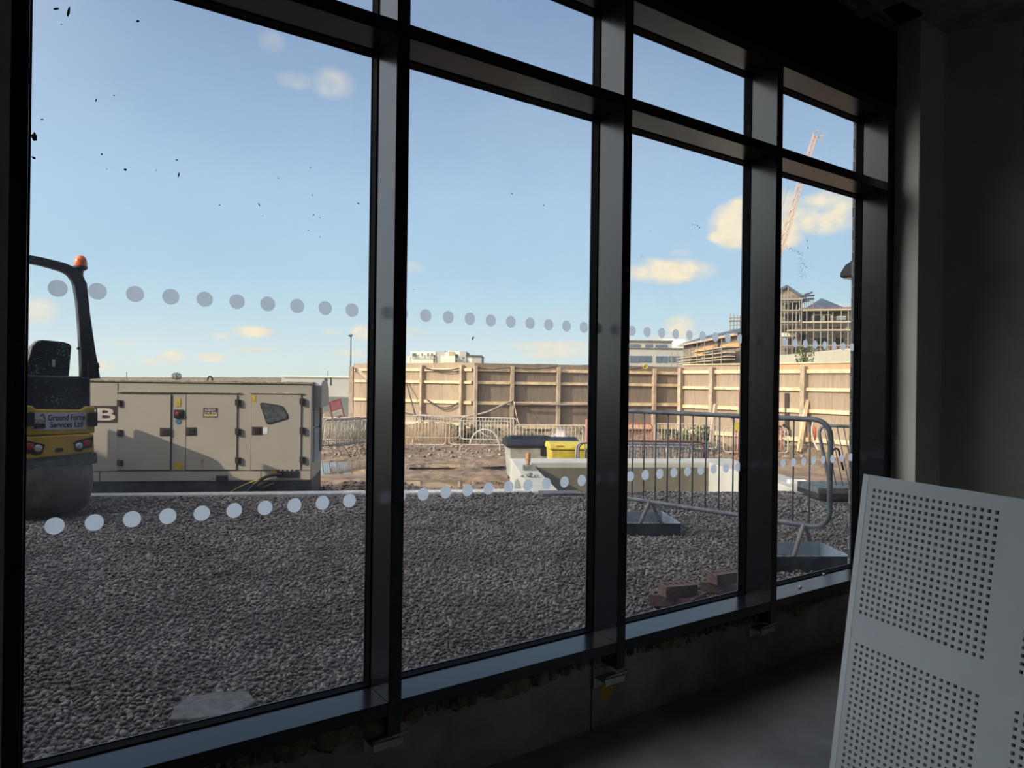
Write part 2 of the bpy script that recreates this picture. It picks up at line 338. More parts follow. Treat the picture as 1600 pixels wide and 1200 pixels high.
class VP:
    """a vertical plane seen in the photograph: through A and B in plan; s runs A->B, d towards the camera"""
    def __init__(s_, A, B):
        A = np.array([A[0], A[1], 0.0]); B = np.array([B[0], B[1], 0.0]); s_.A = A; s_.B = B
        s_.a = (B-A)/np.linalg.norm(B-A); n = np.array([s_.a[1], -s_.a[0], 0])
        if n@(CAMP-A) < 0: n = -n
        s_.n = n; s_.z = np.array([0, 0, 1.0]); s_.L = np.linalg.norm(B-A)
    def hit(s_, px, py):
        d = ray(px, py); t = ((s_.A-CAMP)@s_.n)/(d@s_.n); return CAMP+d*t
    def sz(s_, px, py): p = s_.hit(px, py); return (p-s_.A)@s_.a, p[2]
    def fr(s_): return (s_.A, s_.a, s_.n, s_.z)
    def P(s_, S, z, d=0): return s_.A+s_.a*S+s_.z*z+s_.n*d
    def rect(s_, x0, y0, x1, y1):
        ym = (y0+y1)/2; xm = (x0+x1)/2
        sa = s_.sz(x0, ym)[0]; sb = s_.sz(x1, ym)[0]; za = s_.sz(xm, y1)[1]; zb = s_.sz(xm, y0)[1]
        return min(sa, sb), max(sa, sb), za, zb
    def box(s_, mb, x0, y0, x1, y1, d0, d1):
        a, b_, c, d = s_.rect(x0, y0, x1, y1); return mb.box(a, b_, d0, d1, c, d, s_.fr())
    def boxs(s_, mb, a, b_, c, d, d0, d1): return mb.box(a, b_, d0, d1, c, d, s_.fr())
    def poly(s_, mb, pts, d0, d1):
        pl = [s_.sz(*p) for p in pts]; return mb.prism(pl, s_.A, s_.a, s_.z, s_.n, d0, d1)

# ------------------------------------------------------------------ the room
MUL = [(-0.040, 0.010), (1.066, 1.116), (2.144, 2.195), (3.231, 3.281), (4.343, 4.424)]
YF = -0.20                                                     # inner face of the frame; the glass is at y = 0
ZS0, ZS1 = -1.163, -1.116; ZT0, ZT1 = 1.211, 1.262; ZH0 = 1.690
ZFLOOR, ZCEIL = -1.525, 2.235
XR = 4.432                                                     # plasterboard reveal at the right end

fl = MB().box(-6.2, 9.6, -8.2, 0.10, ZFLOOR-0.15, ZFLOOR); struct('floor', fl, 'floor')
ce = MB().box(-6.2, 9.6, -8.2, -0.12, ZCEIL, ZCEIL+0.3); ceo = struct('ceiling', ce, 'concrete_in')
w = MB().box(-6.2, 4.9, -0.10, 0.10, -1.75, ZS0-0.045); struct('wall_window', w, 'concrete_in')
w = MB().box(-6.0, -0.030, -0.215, 0.10, ZFLOOR, ZCEIL); struct('wall_left_of_window', w, 'plaster')
w = MB().box(-6.2, -6.0, -8.2, 0.10, ZFLOOR, ZCEIL); struct('wall_left', w, 'plaster')
w = MB().box(-6.2, 9.6, -8.2, -8.0, ZFLOOR, ZCEIL); struct('wall_back', w, 'plaster')
yr = onX(1432, 600, XR)[1]
rv = MB().box(XR, 4.765, yr, 0.0, ZFLOOR, ZCEIL); struct('wall_reveal_right', rv, 'reveal', bevel=0.004)
d = np.array([0.48, -0.877, 0]); d /= np.linalg.norm(d); nn = np.array([d[1], -d[0], 0]);
p0 = np.array([4.743, yr, 0.0])
w = MB().box(0, 9.2, -0.2, 0, ZFLOOR, ZCEIL, (p0, d, nn, (0, 0, 1))); struct('wall_right', w, 'plaster')
# fascia lining between the head of the frame and the ceiling
w = MB().box(-0.03, XR, YF, -0.05, 1.745, ZCEIL); struct('trim_1', w, 'gasket')

# outside skin of the same building
w = MB().box(-7.5, -0.05, 0.10, 0.115, -1.75, 7.0)
w.box(4.50, 12.0, -0.0, 0.115, -1.75, 7.0); w.box(-7.5, 12.0, 0.0, 0.115, 1.78, 7.0); w.box(-0.05, 4.50, 0.10, 0.115, -1.75, -1.24)
w.box(4.43, 12, -0.05, -0.0, -1.75, 7.0)
struct('wall_facade', w, 'facade')
# unseen wing added at the left, shaped so its shadow edge follows the kerb
prof = [(0.115, -1.75), (0.115, 7.2), (1.2, 7.0), (2.9, 6.75), (6.74, 2.47), (7.7, 2.55), (7.7, -1.75)]
w = MB().prism(prof, (0, 0, 0), (0, 1, 0), (0, 0, 1), (1, 0, 0), -9.0, -6.2); struct('wall_shade_caster', w, 'gable')

# ceiling corner: a dark access plate and lumps of foam along the head
cp = MB().prism([tuple(onZ(*q, ZCEIL)[:2]) for q in ((1380, 15), (1410, 2), (1442, 20), (1406, 36))], (0, 0, 0), (1, 0, 0), (0, 1, 0), (0, 0, 1), ZCEIL-0.012, ZCEIL-0.001)
struct('trim_2', cp, 'gasket')
def foam_strip(name, x0, x1, y, z, n, amp, seed, m='foam', zr=0.03):
    r = np.random.default_rng(seed); mb = MB()
    for i in range(n):
        x = x0+(x1-x0)*(i+r.random())/n; rr = amp*(0.4+1.2*r.random()**2)*(1.0+0.8*math.sin(x*5.1+seed)*math.sin(x*2.3))
        vs = []; fs = []; nu, nv = 7, 5
        for a in range(nv+1):
            for b2 in range(nu):
                ph = PI*a/nv; th = 2*PI*b2/nu; k = rr*(0.75+0.5*r.random())
                vs.append((x+1.5*k*math.sin(ph)*math.cos(th), y+k*math.sin(ph)*math.sin(th), z+zr*(r.random()-0.5)*0.4+k*math.cos(ph)))
        for a in range(nv):
            for b2 in range(nu):
                fs.append((a*nu+b2, a*nu+(b2+1) % nu, (a+1)*nu+(b2+1) % nu, (a+1)*nu+b2))
        mb.add(vs, fs)
    o = mb.build(name, m, None, smooth='all')
    return o
o = foam_strip('expanding_foam', 0.1, 4.38, -0.128, ZS0-0.045, 190, 0.019, 3, zr=0.09)
tag(o, 'ragged dried foam squeezed out along the gap under the window sill', 'foam', kind='stuff')
o = foam_strip('ceiling_foam', 2.6, 4.40, -0.215, ZCEIL-0.035, 60, 0.032, 5)
tag(o, 'lumpy dried foam along the ceiling above the black window head', 'foam', kind='stuff')

# ------------------------------------------------------------------ the glazed screen, four bays
def dots(xs, z, pane):
    for x in xs:
        mb = MB(); n = 32; r = 0.0250
        mb.add([(x+r*math.cos(2*PI*k/n), 0.0001, z+r*math.sin(2*PI*k/n)) for k in range(n)], [tuple(range(n))])   # a film of vinyl
        mb.build('sticker_dot', 'dot', pane)
allx = [0.087+0.10075*k for k in range(43)]
names = ['widest left', 'second', 'third', 'right-hand']
PANES = []
for i in range(4):
    xa, xb = MUL[i][1], MUL[i+1][0]
    e = empty('window_%d' % (i+1), ((xa+xb)/2, 0, ZS0), kind='structure')
    if i == 0: MB().box(MUL[0][0], MUL[0][1], YF, 0.010, -1.20, 1.76).build('mullion', 'frame', e, bevel=0.002)
    MB().box(MUL[i+1][0], MUL[i+1][1], YF, 0.010, -1.235 if i < 3 else -1.20, 1.76).build('mullion', 'frame', e, bevel=0.002)
    MB().box(xa, xb, YF+0.001, 0.010, ZS0, ZS1).build('sill', 'frame', e, bevel=0.002)
    MB().box(xa, xb, YF+0.001, 0.010, ZT0, ZT1).build('transom', 'frame', e, bevel=0.002)
    MB().box(xa, xb, YF+0.001, 0.010, ZH0, 1.745).build('head', 'frame', e, bevel=0.002)
    for (z0, z1) in ((ZS1, ZT0), (ZT1, ZH0)):
        low = z0 < 0
        g = MB(); t = 0.0045
        for (a0, a1, c0, c1) in ((xa, xb, z0, z0+t), (xa, xb, z1-t, z1), (xa, xa+t, z0, z1), (xb-t, xb, z0, z1)):
            g.box(a0, a1, -0.042, 0.0098, c0, c1)
        g.build('gasket', 'gasket', e)
        g = MB(); 
        for (a0, a1, c0, c1) in ((xa+t, xb-t, z0+t, z0+t+0.003), (xa+t, xb-t, z1-t-0.003, z1-t), (xa+t, xa+t+0.003, z0+t, z1-t), (xb-t-0.003, xb-t, z0+t, z1-t)):
            g.box(a0, a1, 0.0015, 0.006, c0, c1)
        g.build('spacer_bar', 'spacer', e)
        p = MB().box(xa+t, xb-t, 0.001, 0.0095, z0+t, z1-t).build('lower_pane' if low else 'upper_pane', 'glass', e)
        if low:
            PANES.append(p)
            xs = [x for x in allx if xa+0.0 < x < xb+0.001]
            dots(xs, 0.262, p); dots(xs, -0.434, p)
# outer capping around the screen
oc = MB().box(4.43, 4.50, 0.0, 0.030, -1.24, 1.78); oc.box(-0.06, 4.5, 0.0, 0.062, 1.76, 1.79); oc.box(-0.06, 4.5, 0.0, 0.05, -1.24, -1.195)
struct('trim_3', oc, 'frame')
# dirt marks stuck on the panes
def marks(i, lst, seed=0):
    r = np.random.default_rng(seed+i); mb = MB()
    for (px, py, sz, el) in lst:
        c = onY(px, py, -0.0005); n = 7; a0 = r.random()*PI
        vs = []
        for k in range(n):
            a = 2*PI*k/n; q = sz*(0.55+0.6*r.random())
            u_, v_ = q*math.cos(a)*el, q*math.sin(a)
            vs.append((c[0]+u_*math.cos(a0)-v_*math.sin(a0), c[1], c[2]+u_*math.sin(a0)+v_*math.cos(a0)))
        vs2 = [(x, y-0.0006, z) for x, y, z in vs]
        mb.add(vs+vs2, [tuple(range(n)), tuple(range(n, 2*n))[::-1]]+[(k, (k+1) % n, n+(k+1) % n, n+k) for k in range(n)])
    o = mb.build('dried_dirt_specks', 'dirt', PANES[i]); o['kind'] = 'stuff'
marks(0, [(52, 214, .009, 1.3), (55, 212, .005, 2), (53, 247, .004, 2), (196, 265, .0042, 1), (159, 241, .003, 1), (276, 250, .003, 1), (343, 321, .0025, 1), (279, 274, .0035, 3), (96, 38, .002, 1), (107, 18, .004, 4),
          (178, 149, .002, 1), (215, 33, .003, 2), (87, 14, .003, 3), (167, 264, .0018, 1), (244, 266, .0018, 1), (150, 157, .002, 3), (66, 187, .0025, 2), (435, 278, .0022, 1), (490, 336, .002, 2), (482, 360, .002, 1),
          (500, 340, .002, 1), (560, 318, .002, 3), (405, 320, .002, 3), (500, 370, .002, 1), (485, 262, .002, 1), (410, 337, .0016, 1), (488, 305, .002, 2)])
marks(1, [(738, 529, .0026, 2), (646, 452, .002, 1), (796, 349, .0018, 1), (800, 303, .002, 3), (850, 321, .0018, 3)])
marks(2, [(1082, 351, .0022, 2), (1086, 351, .0022, 1), (1090, 353, .0026, 2), (1093, 356, .0030, 2), (1002, 400, .0022, 1), (1016, 361, .0018, 2), (1013, 128, .0015, 1), (1008, 150, .0015, 1)])
rr_ = np.random.default_rng(4); smear = []
for k in range(90):                                            # the grey smear that trails down the last pane
    t = rr_.random(); q = rr_.random()
    if t < 0.45: x_, y_ = 1226+t/0.45*26+rr_.normal()*1, 385+t/0.45*10+rr_.normal()*1.4
    else: x_, y_ = 1250+rr_.normal()*3.4+ (t-.45)*8, 392+(t-.45)/0.55*42+rr_.normal()*2
    smear.append((x_, y_, 0.0009+0.0014*q, 1.6))
smear += [(1261, 376, .0046, 1.4), (1262.5, 387, .0046, 1.4), (1261, 418, .003, 1), (1271, 418, .003, 1), (1251, 416, .002, 1), (1252, 424, .002, 2)]
marks(3, smear)

# fixing brackets below the mullions
for (px0, px1, py, k) in ((566, 642, 1152, 1), (938, 1008, 1050, 2), (1180, 1240, 974, 3)):
    c = onY((px0+px1)/2, py, -0.13); xm = (MUL[k][0]+MUL[k][1])/2
    e = empty('fixing_bracket', (xm, -0.10, c[2]-0.05), 'galvanised slotted bracket fixed below the %s window mullion' % ['', 'nearest', 'middle', 'farthest'][k], 'bracket', 'fixing brackets under the window')
    MB().box(xm-0.075, xm+0.075, -0.108, -0.10, c[2]-0.045, c[2]+0.035).build('back_plate', 'galv', e, bevel=0.002)
    b2 = MB().box(xm-0.07, xm+0.045, -0.175, -0.108, c[2]-0.004, c[2]+0.004); b2.box(xm-0.07, xm+0.045, -0.179, -0.172, c[2]-0.016, c[2]+0.012); b2.build('channel', 'galv', e, bevel=0.001)
    MB().tube([(xm-0.06, -0.165, c[2]+0.012), (xm+0.075, -0.165, c[2]+0.020)], 0.006).build('tie_bar', 'galv', e, smooth=True)
    MB().lathe([(0.0, 0), (0.012, 0), (0.012, 0.010), (0.0, 0.010)], (xm-0.045, -0.108, c[2]+0.02), 6, (0, -1, 0)).build('bolt', 'galv', e)
c = onY(948, 1076, -0.10); mb = MB().prism([(-0.05, -0.035), (0.0, -0.05), (0.045, -0.01), (0.03, 0.04), (-0.02, 0.045)], (c[0], -0.1002, c[2]), (1, 0, 0), (0, 0, 1), (0, -1, 0), 0.0, 0.0012)
tag(mb.build('paint_mark', 'yellow_label', None), 'faint yellow paint mark on the concrete upstand below the middle bracket', 'paint mark')
q = MB().box(2.086, 2.092, -0.1006, -0.0995, ZFLOOR, ZS0-0.05); struct('trim_5', q, 'gasket')
# crumbs on the sill
for (px, py, l, yw) in ((1250, 917, 0.03, 0.3), (1287, 897, 0.02, 1.0)):
    c = onZ(px, py, ZS1+0.004); q = MB().box(-l/2, l/2, -0.006, 0.006, -0.004, 0.004, (c, (math.cos(yw), math.sin(yw), 0), (-math.sin(yw), math.cos(yw), 0), (0, 0, 1)))
    tag(q.build('mortar_chip', 'white', None, bevel=0.002), ['pale elongated mortar chip lying mid-way along the right-hand sill', 'smaller pale mortar chip near the far end of the right-hand sill'][px > 1260], 'chip', 'mortar chips on the sill')

# ------------------------------------------------------------------ the perforated board leaning in the room
bo = np.array([2.755, -0.993, -0.397]); bu = np.array([-0.2138, -0.9768, -0.011]); bu /= np.linalg.norm(bu)
bv = np.array([-0.121, 0.037, -0.992]); bv -= bu*(bv@bu); bv /= np.linalg.norm(bv); bn = np.cross(bu, bv)
if bn@(CAMP-bo) < 0: bn = -bn
vmax = (ZFLOOR-bo[2])/bv[2]-0.004
base = bo+bu*1.1+bv*vmax
bd = empty('perforated_board', base, 'white plasterboard sheet with blocks of small square holes, leaning in the right corner', 'board')
P2 = 0.025; H = 0.0060
ucuts = [-0.0565]; vcuts = [-0.057]
for k in range(4):
    for i in range(20): c = k*24*P2+i*P2; ucuts += [c-H, c+H]
ucuts.append(3*24*P2+19*P2+0.0575)
for k in range(2):
    for j in range(20):
        c = k*24.02*P2+j*P2
        if c+H < vmax-0.01: vcuts += [c-H, c+H]
vcuts.append(vmax)
mb = MB(); T = 0.0125
nu, nv = len(ucuts), len(vcuts)
grid = lambda off: [bo+bu*u_+bv*v_+bn*off for v_ in vcuts for u_ in ucuts]
vs = grid(0)+grid(-T); fs = []; NN = nu*nv
hole = lambda i, j: (i % 2 == 1) and (j % 2 == 1) and i < nu-1 and j < nv-1
for j in range(nv-1):
    for i in range(nu-1):
        a = j*nu+i
        if hole(i, j):
            for (p, q) in ((a, a+1), (a+1, a+1+nu), (a+1+nu, a+nu), (a+nu, a)): fs.append((p, q, q+NN, p+NN))
        else:
            fs.append((a, a+1, a+1+nu, a+nu)); fs.append((a+NN, a+nu+NN, a+1+nu+NN, a+1+NN))
for i in range(nu-1):
    fs.append((i, i+NN, i+1+NN, i+1)); a = (nv-1)*nu+i; fs.append((a, a+1, a+1+NN, a+NN))
for j in range(nv-1):
    a = j*nu; fs.append((a, a+nu, a+nu+NN, a+NN)); a = j*nu+nu-1; fs.append((a, a+NN, a+nu+NN, a+nu))
mb.add(vs, fs); mb.build('face_sheet', 'board', bd)
fr_ = (bo, bu, bv, bn)
MB().box(-0.050, ucuts[-1]-0.006, -0.050, vmax-0.004, -T-0.0012, -T-0.0002, fr_).build('fleece_backing', 'board_back', bd)
MT['lit_taper'] = mat('lit_board_taper_tone', (0.82, 0.85, 0.86), rough=0.85, var=0.03)  # lighter colour stands for the tapered edge turned to the window light
MB().box(-0.0562, -0.032, -0.0560, vmax-0.006, 0.0, 0.0010, fr_).build('lit_edge_taper', 'lit_taper', bd)
MB().box(-0.0585, -0.0560, -0.0570, vmax-0.004, -T, 0.0006, fr_).build('paper_edge', 'board', bd)

# ------------------------------------------------------------------ ground outside
UU = np.array([0.902, -0.432, 0.0]); VV = np.array([0.432, 0.902, 0.0]); ZZ = np.array([0, 0, 1.0])
def uv(u, v, z=0.0): return UU*u+VV*v+ZZ*z
def touv(p): return p[0]*0.902-p[1]*0.432, p[0]*0.432+p[1]*0.902
ZG = -1.36                                                     # level of the gravel
_perm = np.random.default_rng(5).random((512, 512))
def vnoise(x, y, sc, off=0):
    x = np.asarray(x, float)/sc+37.3+off*11.7; y = np.asarray(y, float)/sc+91.1+off*5.3
    xi = np.floor(x).astype(int); yi = np.floor(y).astype(int); fx = x-xi; fy = y-yi
    fx = fx*fx*(3-2*fx); fy = fy*fy*(3-2*fy); g = lambda a, b: _perm[a % 512, b % 512]
    return (g(xi, yi)*(1-fx)+g(xi+1, yi)*fx)*(1-fy)+(g(xi, yi+1)*(1-fx)+g(xi+1, yi+1)*fx)*fy-0.5
def sstep(t): t = np.clip(t, 0, 1); return t*t*(3-2*t)
# puddles: (centre, half-lengths along u and v, water level)
PUD = []
for (px, py, zl, hu, hv, nm) in ((520, 731, -2.12, 1.5, 1.5, 'left'), (655, 756, -1.93, 1.3, 0.55, 'mid'), (700, 727, -2.13, 1.2, 0.45, 'far')):
    c = onZ(px, py, zl); cu, cv = touv(c); PUD.append((cu, cv, hu, hv, zl, nm))
def ground_z(u, v):
    u = np.asarray(u, float); v = np.asarray(v, float); dv = v-6.62
    z = -1.47-0.52*sstep(dv/5.0)-0.18*sstep((dv-4)/5)-0.26*sstep((dv-8)/8)
    amp = sstep((v-6.6)/1.5)
    z = z+amp*(0.10*vnoise(u, v, 1.6)+0.09*vnoise(u, v, 0.55, 1)+0.055*vnoise(u, v*1.6, 0.22, 2)+0.03*vnoise(u, v, 0.09, 3))
    near = sstep(1-(np.abs(v-9.3)/2.2))*sstep((u+0.6)/1.0)*sstep((1.7-u)/0.6)
    z = z+near*(0.10+0.22*np.abs(vnoise(u, v, 0.4, 6))+0.10*vnoise(u, v, 0.13, 7))   # churned heap behind the kerb
    z = z+0.05*np.sin(v*7+3*vnoise(u, v, 3, 4))*sstep((v-11)/2)*sstep((24-v)/4)*(vnoise(u, v, 2.5, 5)+0.5)*1.4   # wheel ruts
    z = np.where((u > 2.85) & (u < 6.9) & (v > 6.62) & (v < 10.8), np.minimum(z, -2.2), z)
    for (cu, cv, hu, hv, zl, nm) in PUD:
        q = np.sqrt(((u-cu)/hu)**2+((v-cv)/hv)**2)+0.5*vnoise(u, v, 0.7, 8)
        z = np.where(q < 1, np.minimum(z, zl-0.04), z*sstep((q-1)/0.5)+(zl+0.02+0.02*vnoise(u, v, 0.2, 9))*(1-sstep((q-1)/0.5)))
    return z
def gridmesh(us, vs, zf):
    U_, V_ = np.meshgrid(us, vs); Z_ = zf(U_, V_)
    P = U_[..., None]*UU+V_[..., None]*VV; P[..., 2] = Z_
    nu, nv = len(us), len(vs); mb = MB(); mb.v = [tuple(p) for p in P.reshape(-1, 3)]
    mb.f = [(j*nu+i, j*nu+i+1, (j+1)*nu+i+1, (j+1)*nu+i) for j in range(nv-1) for i in range(nu-1)]
    return mb
us = np.concatenate([np.linspace(-8, -1.5, 20), np.linspace(-1.4, 8.5, 230), np.linspace(8.7, 24, 50)])
vs_ = np.concatenate([np.linspace(6.62, 13.0, 150), np.linspace(13.06, 24, 150), np.linspace(24.2, 52, 60)])
struct('ground_mud', gridmesh(us, vs_, ground_z), 'mud', smooth='all')
fg = MB().add([(-1500, -300, -2.62), (1500, -300, -2.62), (1500, 2500, -2.62), (-1500, 2500, -2.62)], [(0, 1, 2, 3)]); struct('ground_far', fg, 'far_ground')
for (cu, cv, hu, hv, zl, nm) in PUD:
    n = 40; mb = MB(); mb.add([uv(cu+hu*1.25*math.cos(2*PI*k/n), cv+hv*1.25*math.sin(2*PI*k/n), zl) for k in range(n)], [tuple(range(n))])
    o = mb.build('puddle', 'water', None); tag(o, {'left': 'still puddle just right of the cream generator, mirroring the hoarding', 'mid': 'shallow brown puddle in the mud close behind the kerb, left of the concrete trough',
        'far': 'shallow brown puddle in the wheel ruts halfway to the steel barriers'}[nm], 'puddle', 'puddles in the mud', kind='stuff')

def gz(u, v): return ZG+0.022*vnoise(u, v, 1.1)+0.02*vnoise(u, v, 0.35, 1)+0.05*sstep((v-4.4)/1.6)*vnoise(u, v, 0.8, 3)
xs = np.linspace(-8, 12, 260); ys = np.linspace(0.09, 9, 200); X_, Y_ = np.meshgrid(xs, ys); U_, V_ = X_*0.902-Y_*0.432, X_*0.432+Y_*0.902
Z_ = gz(U_, V_); mb = MB(); nu = len(xs); mb.v = list(zip(X_.ravel(), Y_.ravel(), Z_.ravel()))
Vr = V_.ravel(); mb.f = [(j*nu+i, j*nu+i+1, (j+1)*nu+i+1, (j+1)*nu+i) for j in range(len(ys)-1) for i in range(nu-1) if Vr[j*nu+i] < 6.48]
struct('ground_gravel_bed', mb, 'gravel_bed', smooth='all')

# loose stones lying on the bed
def stones(pts, sizes, r, z_off=0.25, flat=(0.45, 0.8)):
    ph = (1+5**0.5)/2; iv = np.array([(-1, ph, 0), (1, ph, 0), (-1, -ph, 0), (1, -ph, 0), (0, -1, ph), (0, 1, ph), (0, -1, -ph), (0, 1, -ph), (ph, 0, -1), (ph, 0, 1), (-ph, 0, -1), (-ph, 0, 1)], float)
    iv /= np.linalg.norm(iv[0])
    it = np.array([(0, 11, 5), (0, 5, 1), (0, 1, 7), (0, 7, 10), (0, 10, 11), (1, 5, 9), (5, 11, 4), (11, 10, 2), (10, 7, 6), (7, 1, 8), (3, 9, 4), (3, 4, 2), (3, 2, 6), (3, 6, 8), (3, 8, 9), (4, 9, 5), (2, 4, 11), (6, 2, 10), (8, 6, 7), (9, 8, 1)])
    n = len(pts); V = np.broadcast_to(iv, (n, 12, 3)).copy()
    V *= (0.72+0.5*r.random((n, 12, 1)))
    sc = np.stack([sizes*(0.8+0.7*r.random(n)), sizes*(0.6+0.4*r.random(n)), sizes*(flat[0]+(flat[1]-flat[0])*r.random(n))], 1)*0.5
    V *= sc[:, None, :]
    a = r.random(n)*2*PI; t = (r.random(n)-0.5)*1.1; t2 = (r.random(n)-0.5)*1.1
    def rot(V, ang, i, j):
        c, s_ = np.cos(ang)[:, None], np.sin(ang)[:, None]; x, y = V[..., i].copy(), V[..., j].copy()
        V[..., i] = x*c-y*s_; V[..., j] = x*s_+y*c
    rot(V, t, 0, 2); rot(V, t2, 1, 2); rot(V, a, 0, 1)
    V += pts[:, None, :]; V[..., 2] += (sizes*z_off)[:, None]
    return V.reshape(-1, 3), (it[None]+(np.arange(n)*12)[:, None, None]).reshape(-1, 3)
def rawmesh(name, V, T, m):
    me = bpy.data.meshes.new(name); me.vertices.add(len(V)); me.vertices.foreach_set('co', np.ascontiguousarray(V, dtype=np.float32).ravel())
    me.loops.add(len(T)*3); me.loops.foreach_set('vertex_index', np.ascontiguousarray(T, dtype=np.int32).ravel())
    me.polygons.add(len(T)); me.polygons.foreach_set('loop_start', np.arange(len(T), dtype=np.int32)*3)
    try: me.polygons.foreach_set('loop_total', np.full(len(T), 3, dtype=np.int32))
    except Exception: pass
    me.update(calc_edges=True); me.materials.append(MT[m]); ob = bpy.data.objects.new(name, me); C.objects.link(ob); return ob
def pitmask(u, v): return (u > 2.7) & (v > 6.40)
sp_ = 0.0235; gx, gy = np.meshgrid(np.arange(-0.6, 11.0, sp_), np.arange(0.30, 8.2, sp_)); gx = gx.ravel()+(rng.random(gx.size)-.5)*sp_*1.3; gy = gy.ravel()+(rng.random(gy.size)-.5)*sp_*1.3
Zd = gx*_F[0]+(gy-CAMP[1])*_F[1]; rr2 = gx*_R0[0]+(gy-CAMP[1])*_R0[1]; pxg = 800+FPX*rr2/Zd
gu, gv = gx*0.902-gy*0.432, gx*0.432+gy*0.902
keep = (gv < 6.45) & (pxg > -60) & (pxg < 1400) & (rng.random(gx.size) < np.clip(3.6/Zd, 0.36, 1.0)) & ~pitmask(gu, gv)
gx, gy, gu, gv, Zd = gx[keep], gy[keep], gu[keep], gv[keep], Zd[keep]
sz = (0.017+0.017*rng.random(len(gx))**1.5)*np.clip(0.75+Zd/14, 1, 1.35)
V, T = stones(np.stack([gx, gy, gz(gu, gv)], 1), sz, rng)
o = rawmesh('gravel_stones', V, T, 'gravel'); tag(o, 'loose grey-brown crushed stone spread outside the window up to the kerb', 'gravel', kind='stuff')

# kerb
kb = MB().box(-5, 2.72, 0, 0.20, -1.9, ZG+0.035, (uv(0, 6.44), UU, VV, ZZ)); kb.box(6.4, 12, 0, 0.20, -1.9, ZG+0.02, (uv(0, 6.30), UU, VV, ZZ))
struct('trim_4', kb, 'kerb', bevel=0.012)

# concrete trough (a U of low walls) behind the kerb
ZW = -1.33
pt = lambda px, py: onZ(px, py, ZW)[:2]
Lof, Lob, Lif, Lib = pt(833, 770), pt(797, 716), pt(876, 769.5), pt(829, 722.5)
Bri, Bro = pt(1107, 722.5), pt(1142, 716)
Rif, Rof = pt(1262, 770), pt(1304, 768)
Bl2 = pt(797, 716)
tro = empty('concrete_trough', (*((np.array(Lof)+np.array(Bro))/2), -2.3), 'U-shaped trough of pale cast concrete walls behind the kerb', 'trough')
def wallprism(poly, z0, z1, name, m='white_conc'):
    mb = MB(); mb.prism([tuple(p) for p in poly], (0, 0, 0), (1, 0, 0), (0, 1, 0), (0, 0, 1), z0, z1); return mb.build(name, m, tro, bevel=0.012)
wallprism([Lof, Lif, Lib, Lob], -2.3, ZW, 'side_wall'); wallprism([Lob, Lib, Bri, Bro], -2.3, ZW-0.0005, 'end_wall'); wallprism([Bri, Rif, Rof, Bro], -2.3, ZW, 'side_wall')
wallprism([Lif, Rif, Bri, Lib], -2.3, -1.90, 'base_slab')
q0, q1 = np.array([*Lib, 0.0]), np.array([*Bri, 0.0]); aa = (q1-q0)/np.linalg.norm(q1-q0); mb = MB().box(0.0, np.linalg.norm(q1-q0), 0.0, 0.014, -1.9, ZW-0.09, (q0, aa, np.array([aa[1], -aa[0], 0]), ZZ)); mb.build('dark_inner_face', 'olive_conc', tro)  # thin sheet of darker olive concrete over the end wall
q0, q1 = np.array([*Rif, 0.0]), np.array([*Lif, 0.0]); aa = (q1-q0)/np.linalg.norm(q1-q0); mb = MB().box(0.0, np.linalg.norm(q1-q0), -0.12, 0.02, -2.3, ZG-0.012, (q0, aa, np.array([aa[1], -aa[0], 0]), ZZ)); mb.build('front_wall', 'slab', tro, bevel=0.01)
lb = onZ(985, 764, -1.84); mb = MB().box(-1.4, 0.55, -0.25, 0.0, -1.9, -1.80, (np.array([lb[0], lb[1], 0]), UU, VV, ZZ)); mb.build('step', 'white_conc', tro, bevel=0.01)
# things lying on and about the trough walls
c = onZ(878, 776, -1.36); q = MB().box(-0.27, 0.24, -0.12, 0.12, -1.42, -1.30, (np.array([c[0], c[1], 0]), UU, VV, ZZ))
tag(q.build('concrete_block', 'slab', None, bevel=0.01), 'grey concrete block at the near end of the trough wall', 'block')
c = onZ(827, 735, ZW); cr_ = _R0; ct = np.cross(ZZ, cr_)
e = empty('hand_brush', c, 'upright brown wooden-handled brush standing on the left trough wall', 'brush')
MB().box(-0.10, 0.10, -0.05, 0.03, 0.0, 0.085, (c, cr_, ct, ZZ)).build('brush_head', 'scraper', e, bevel=0.006)
hx = c-cr_*0.02
MB().lathe([(0.022, 0), (0.034, 0.05), (0.040, 0.12), (0.036, 0.16), (0.028, 0.19), (0.0, 0.20)], hx+ZZ*0.085, 14).build('handle', 'wood_handle', e, smooth=True)
c = onZ(828, 746, ZW); V, T = stones(np.array([c, c+cr_*0.09, c-cr_*0.11]), np.array([0.13, 0.07, 0.05]), np.random.default_rng(3), 0.3); mb = MB(); mb.v = [tuple(p) for p in V]; mb.f = [tuple(map(int, t)) for t in T]
tag(mb.build('mortar_lump', 'scraper', None), 'dark lump of mortar on the left trough wall in front of the brush', 'mortar')

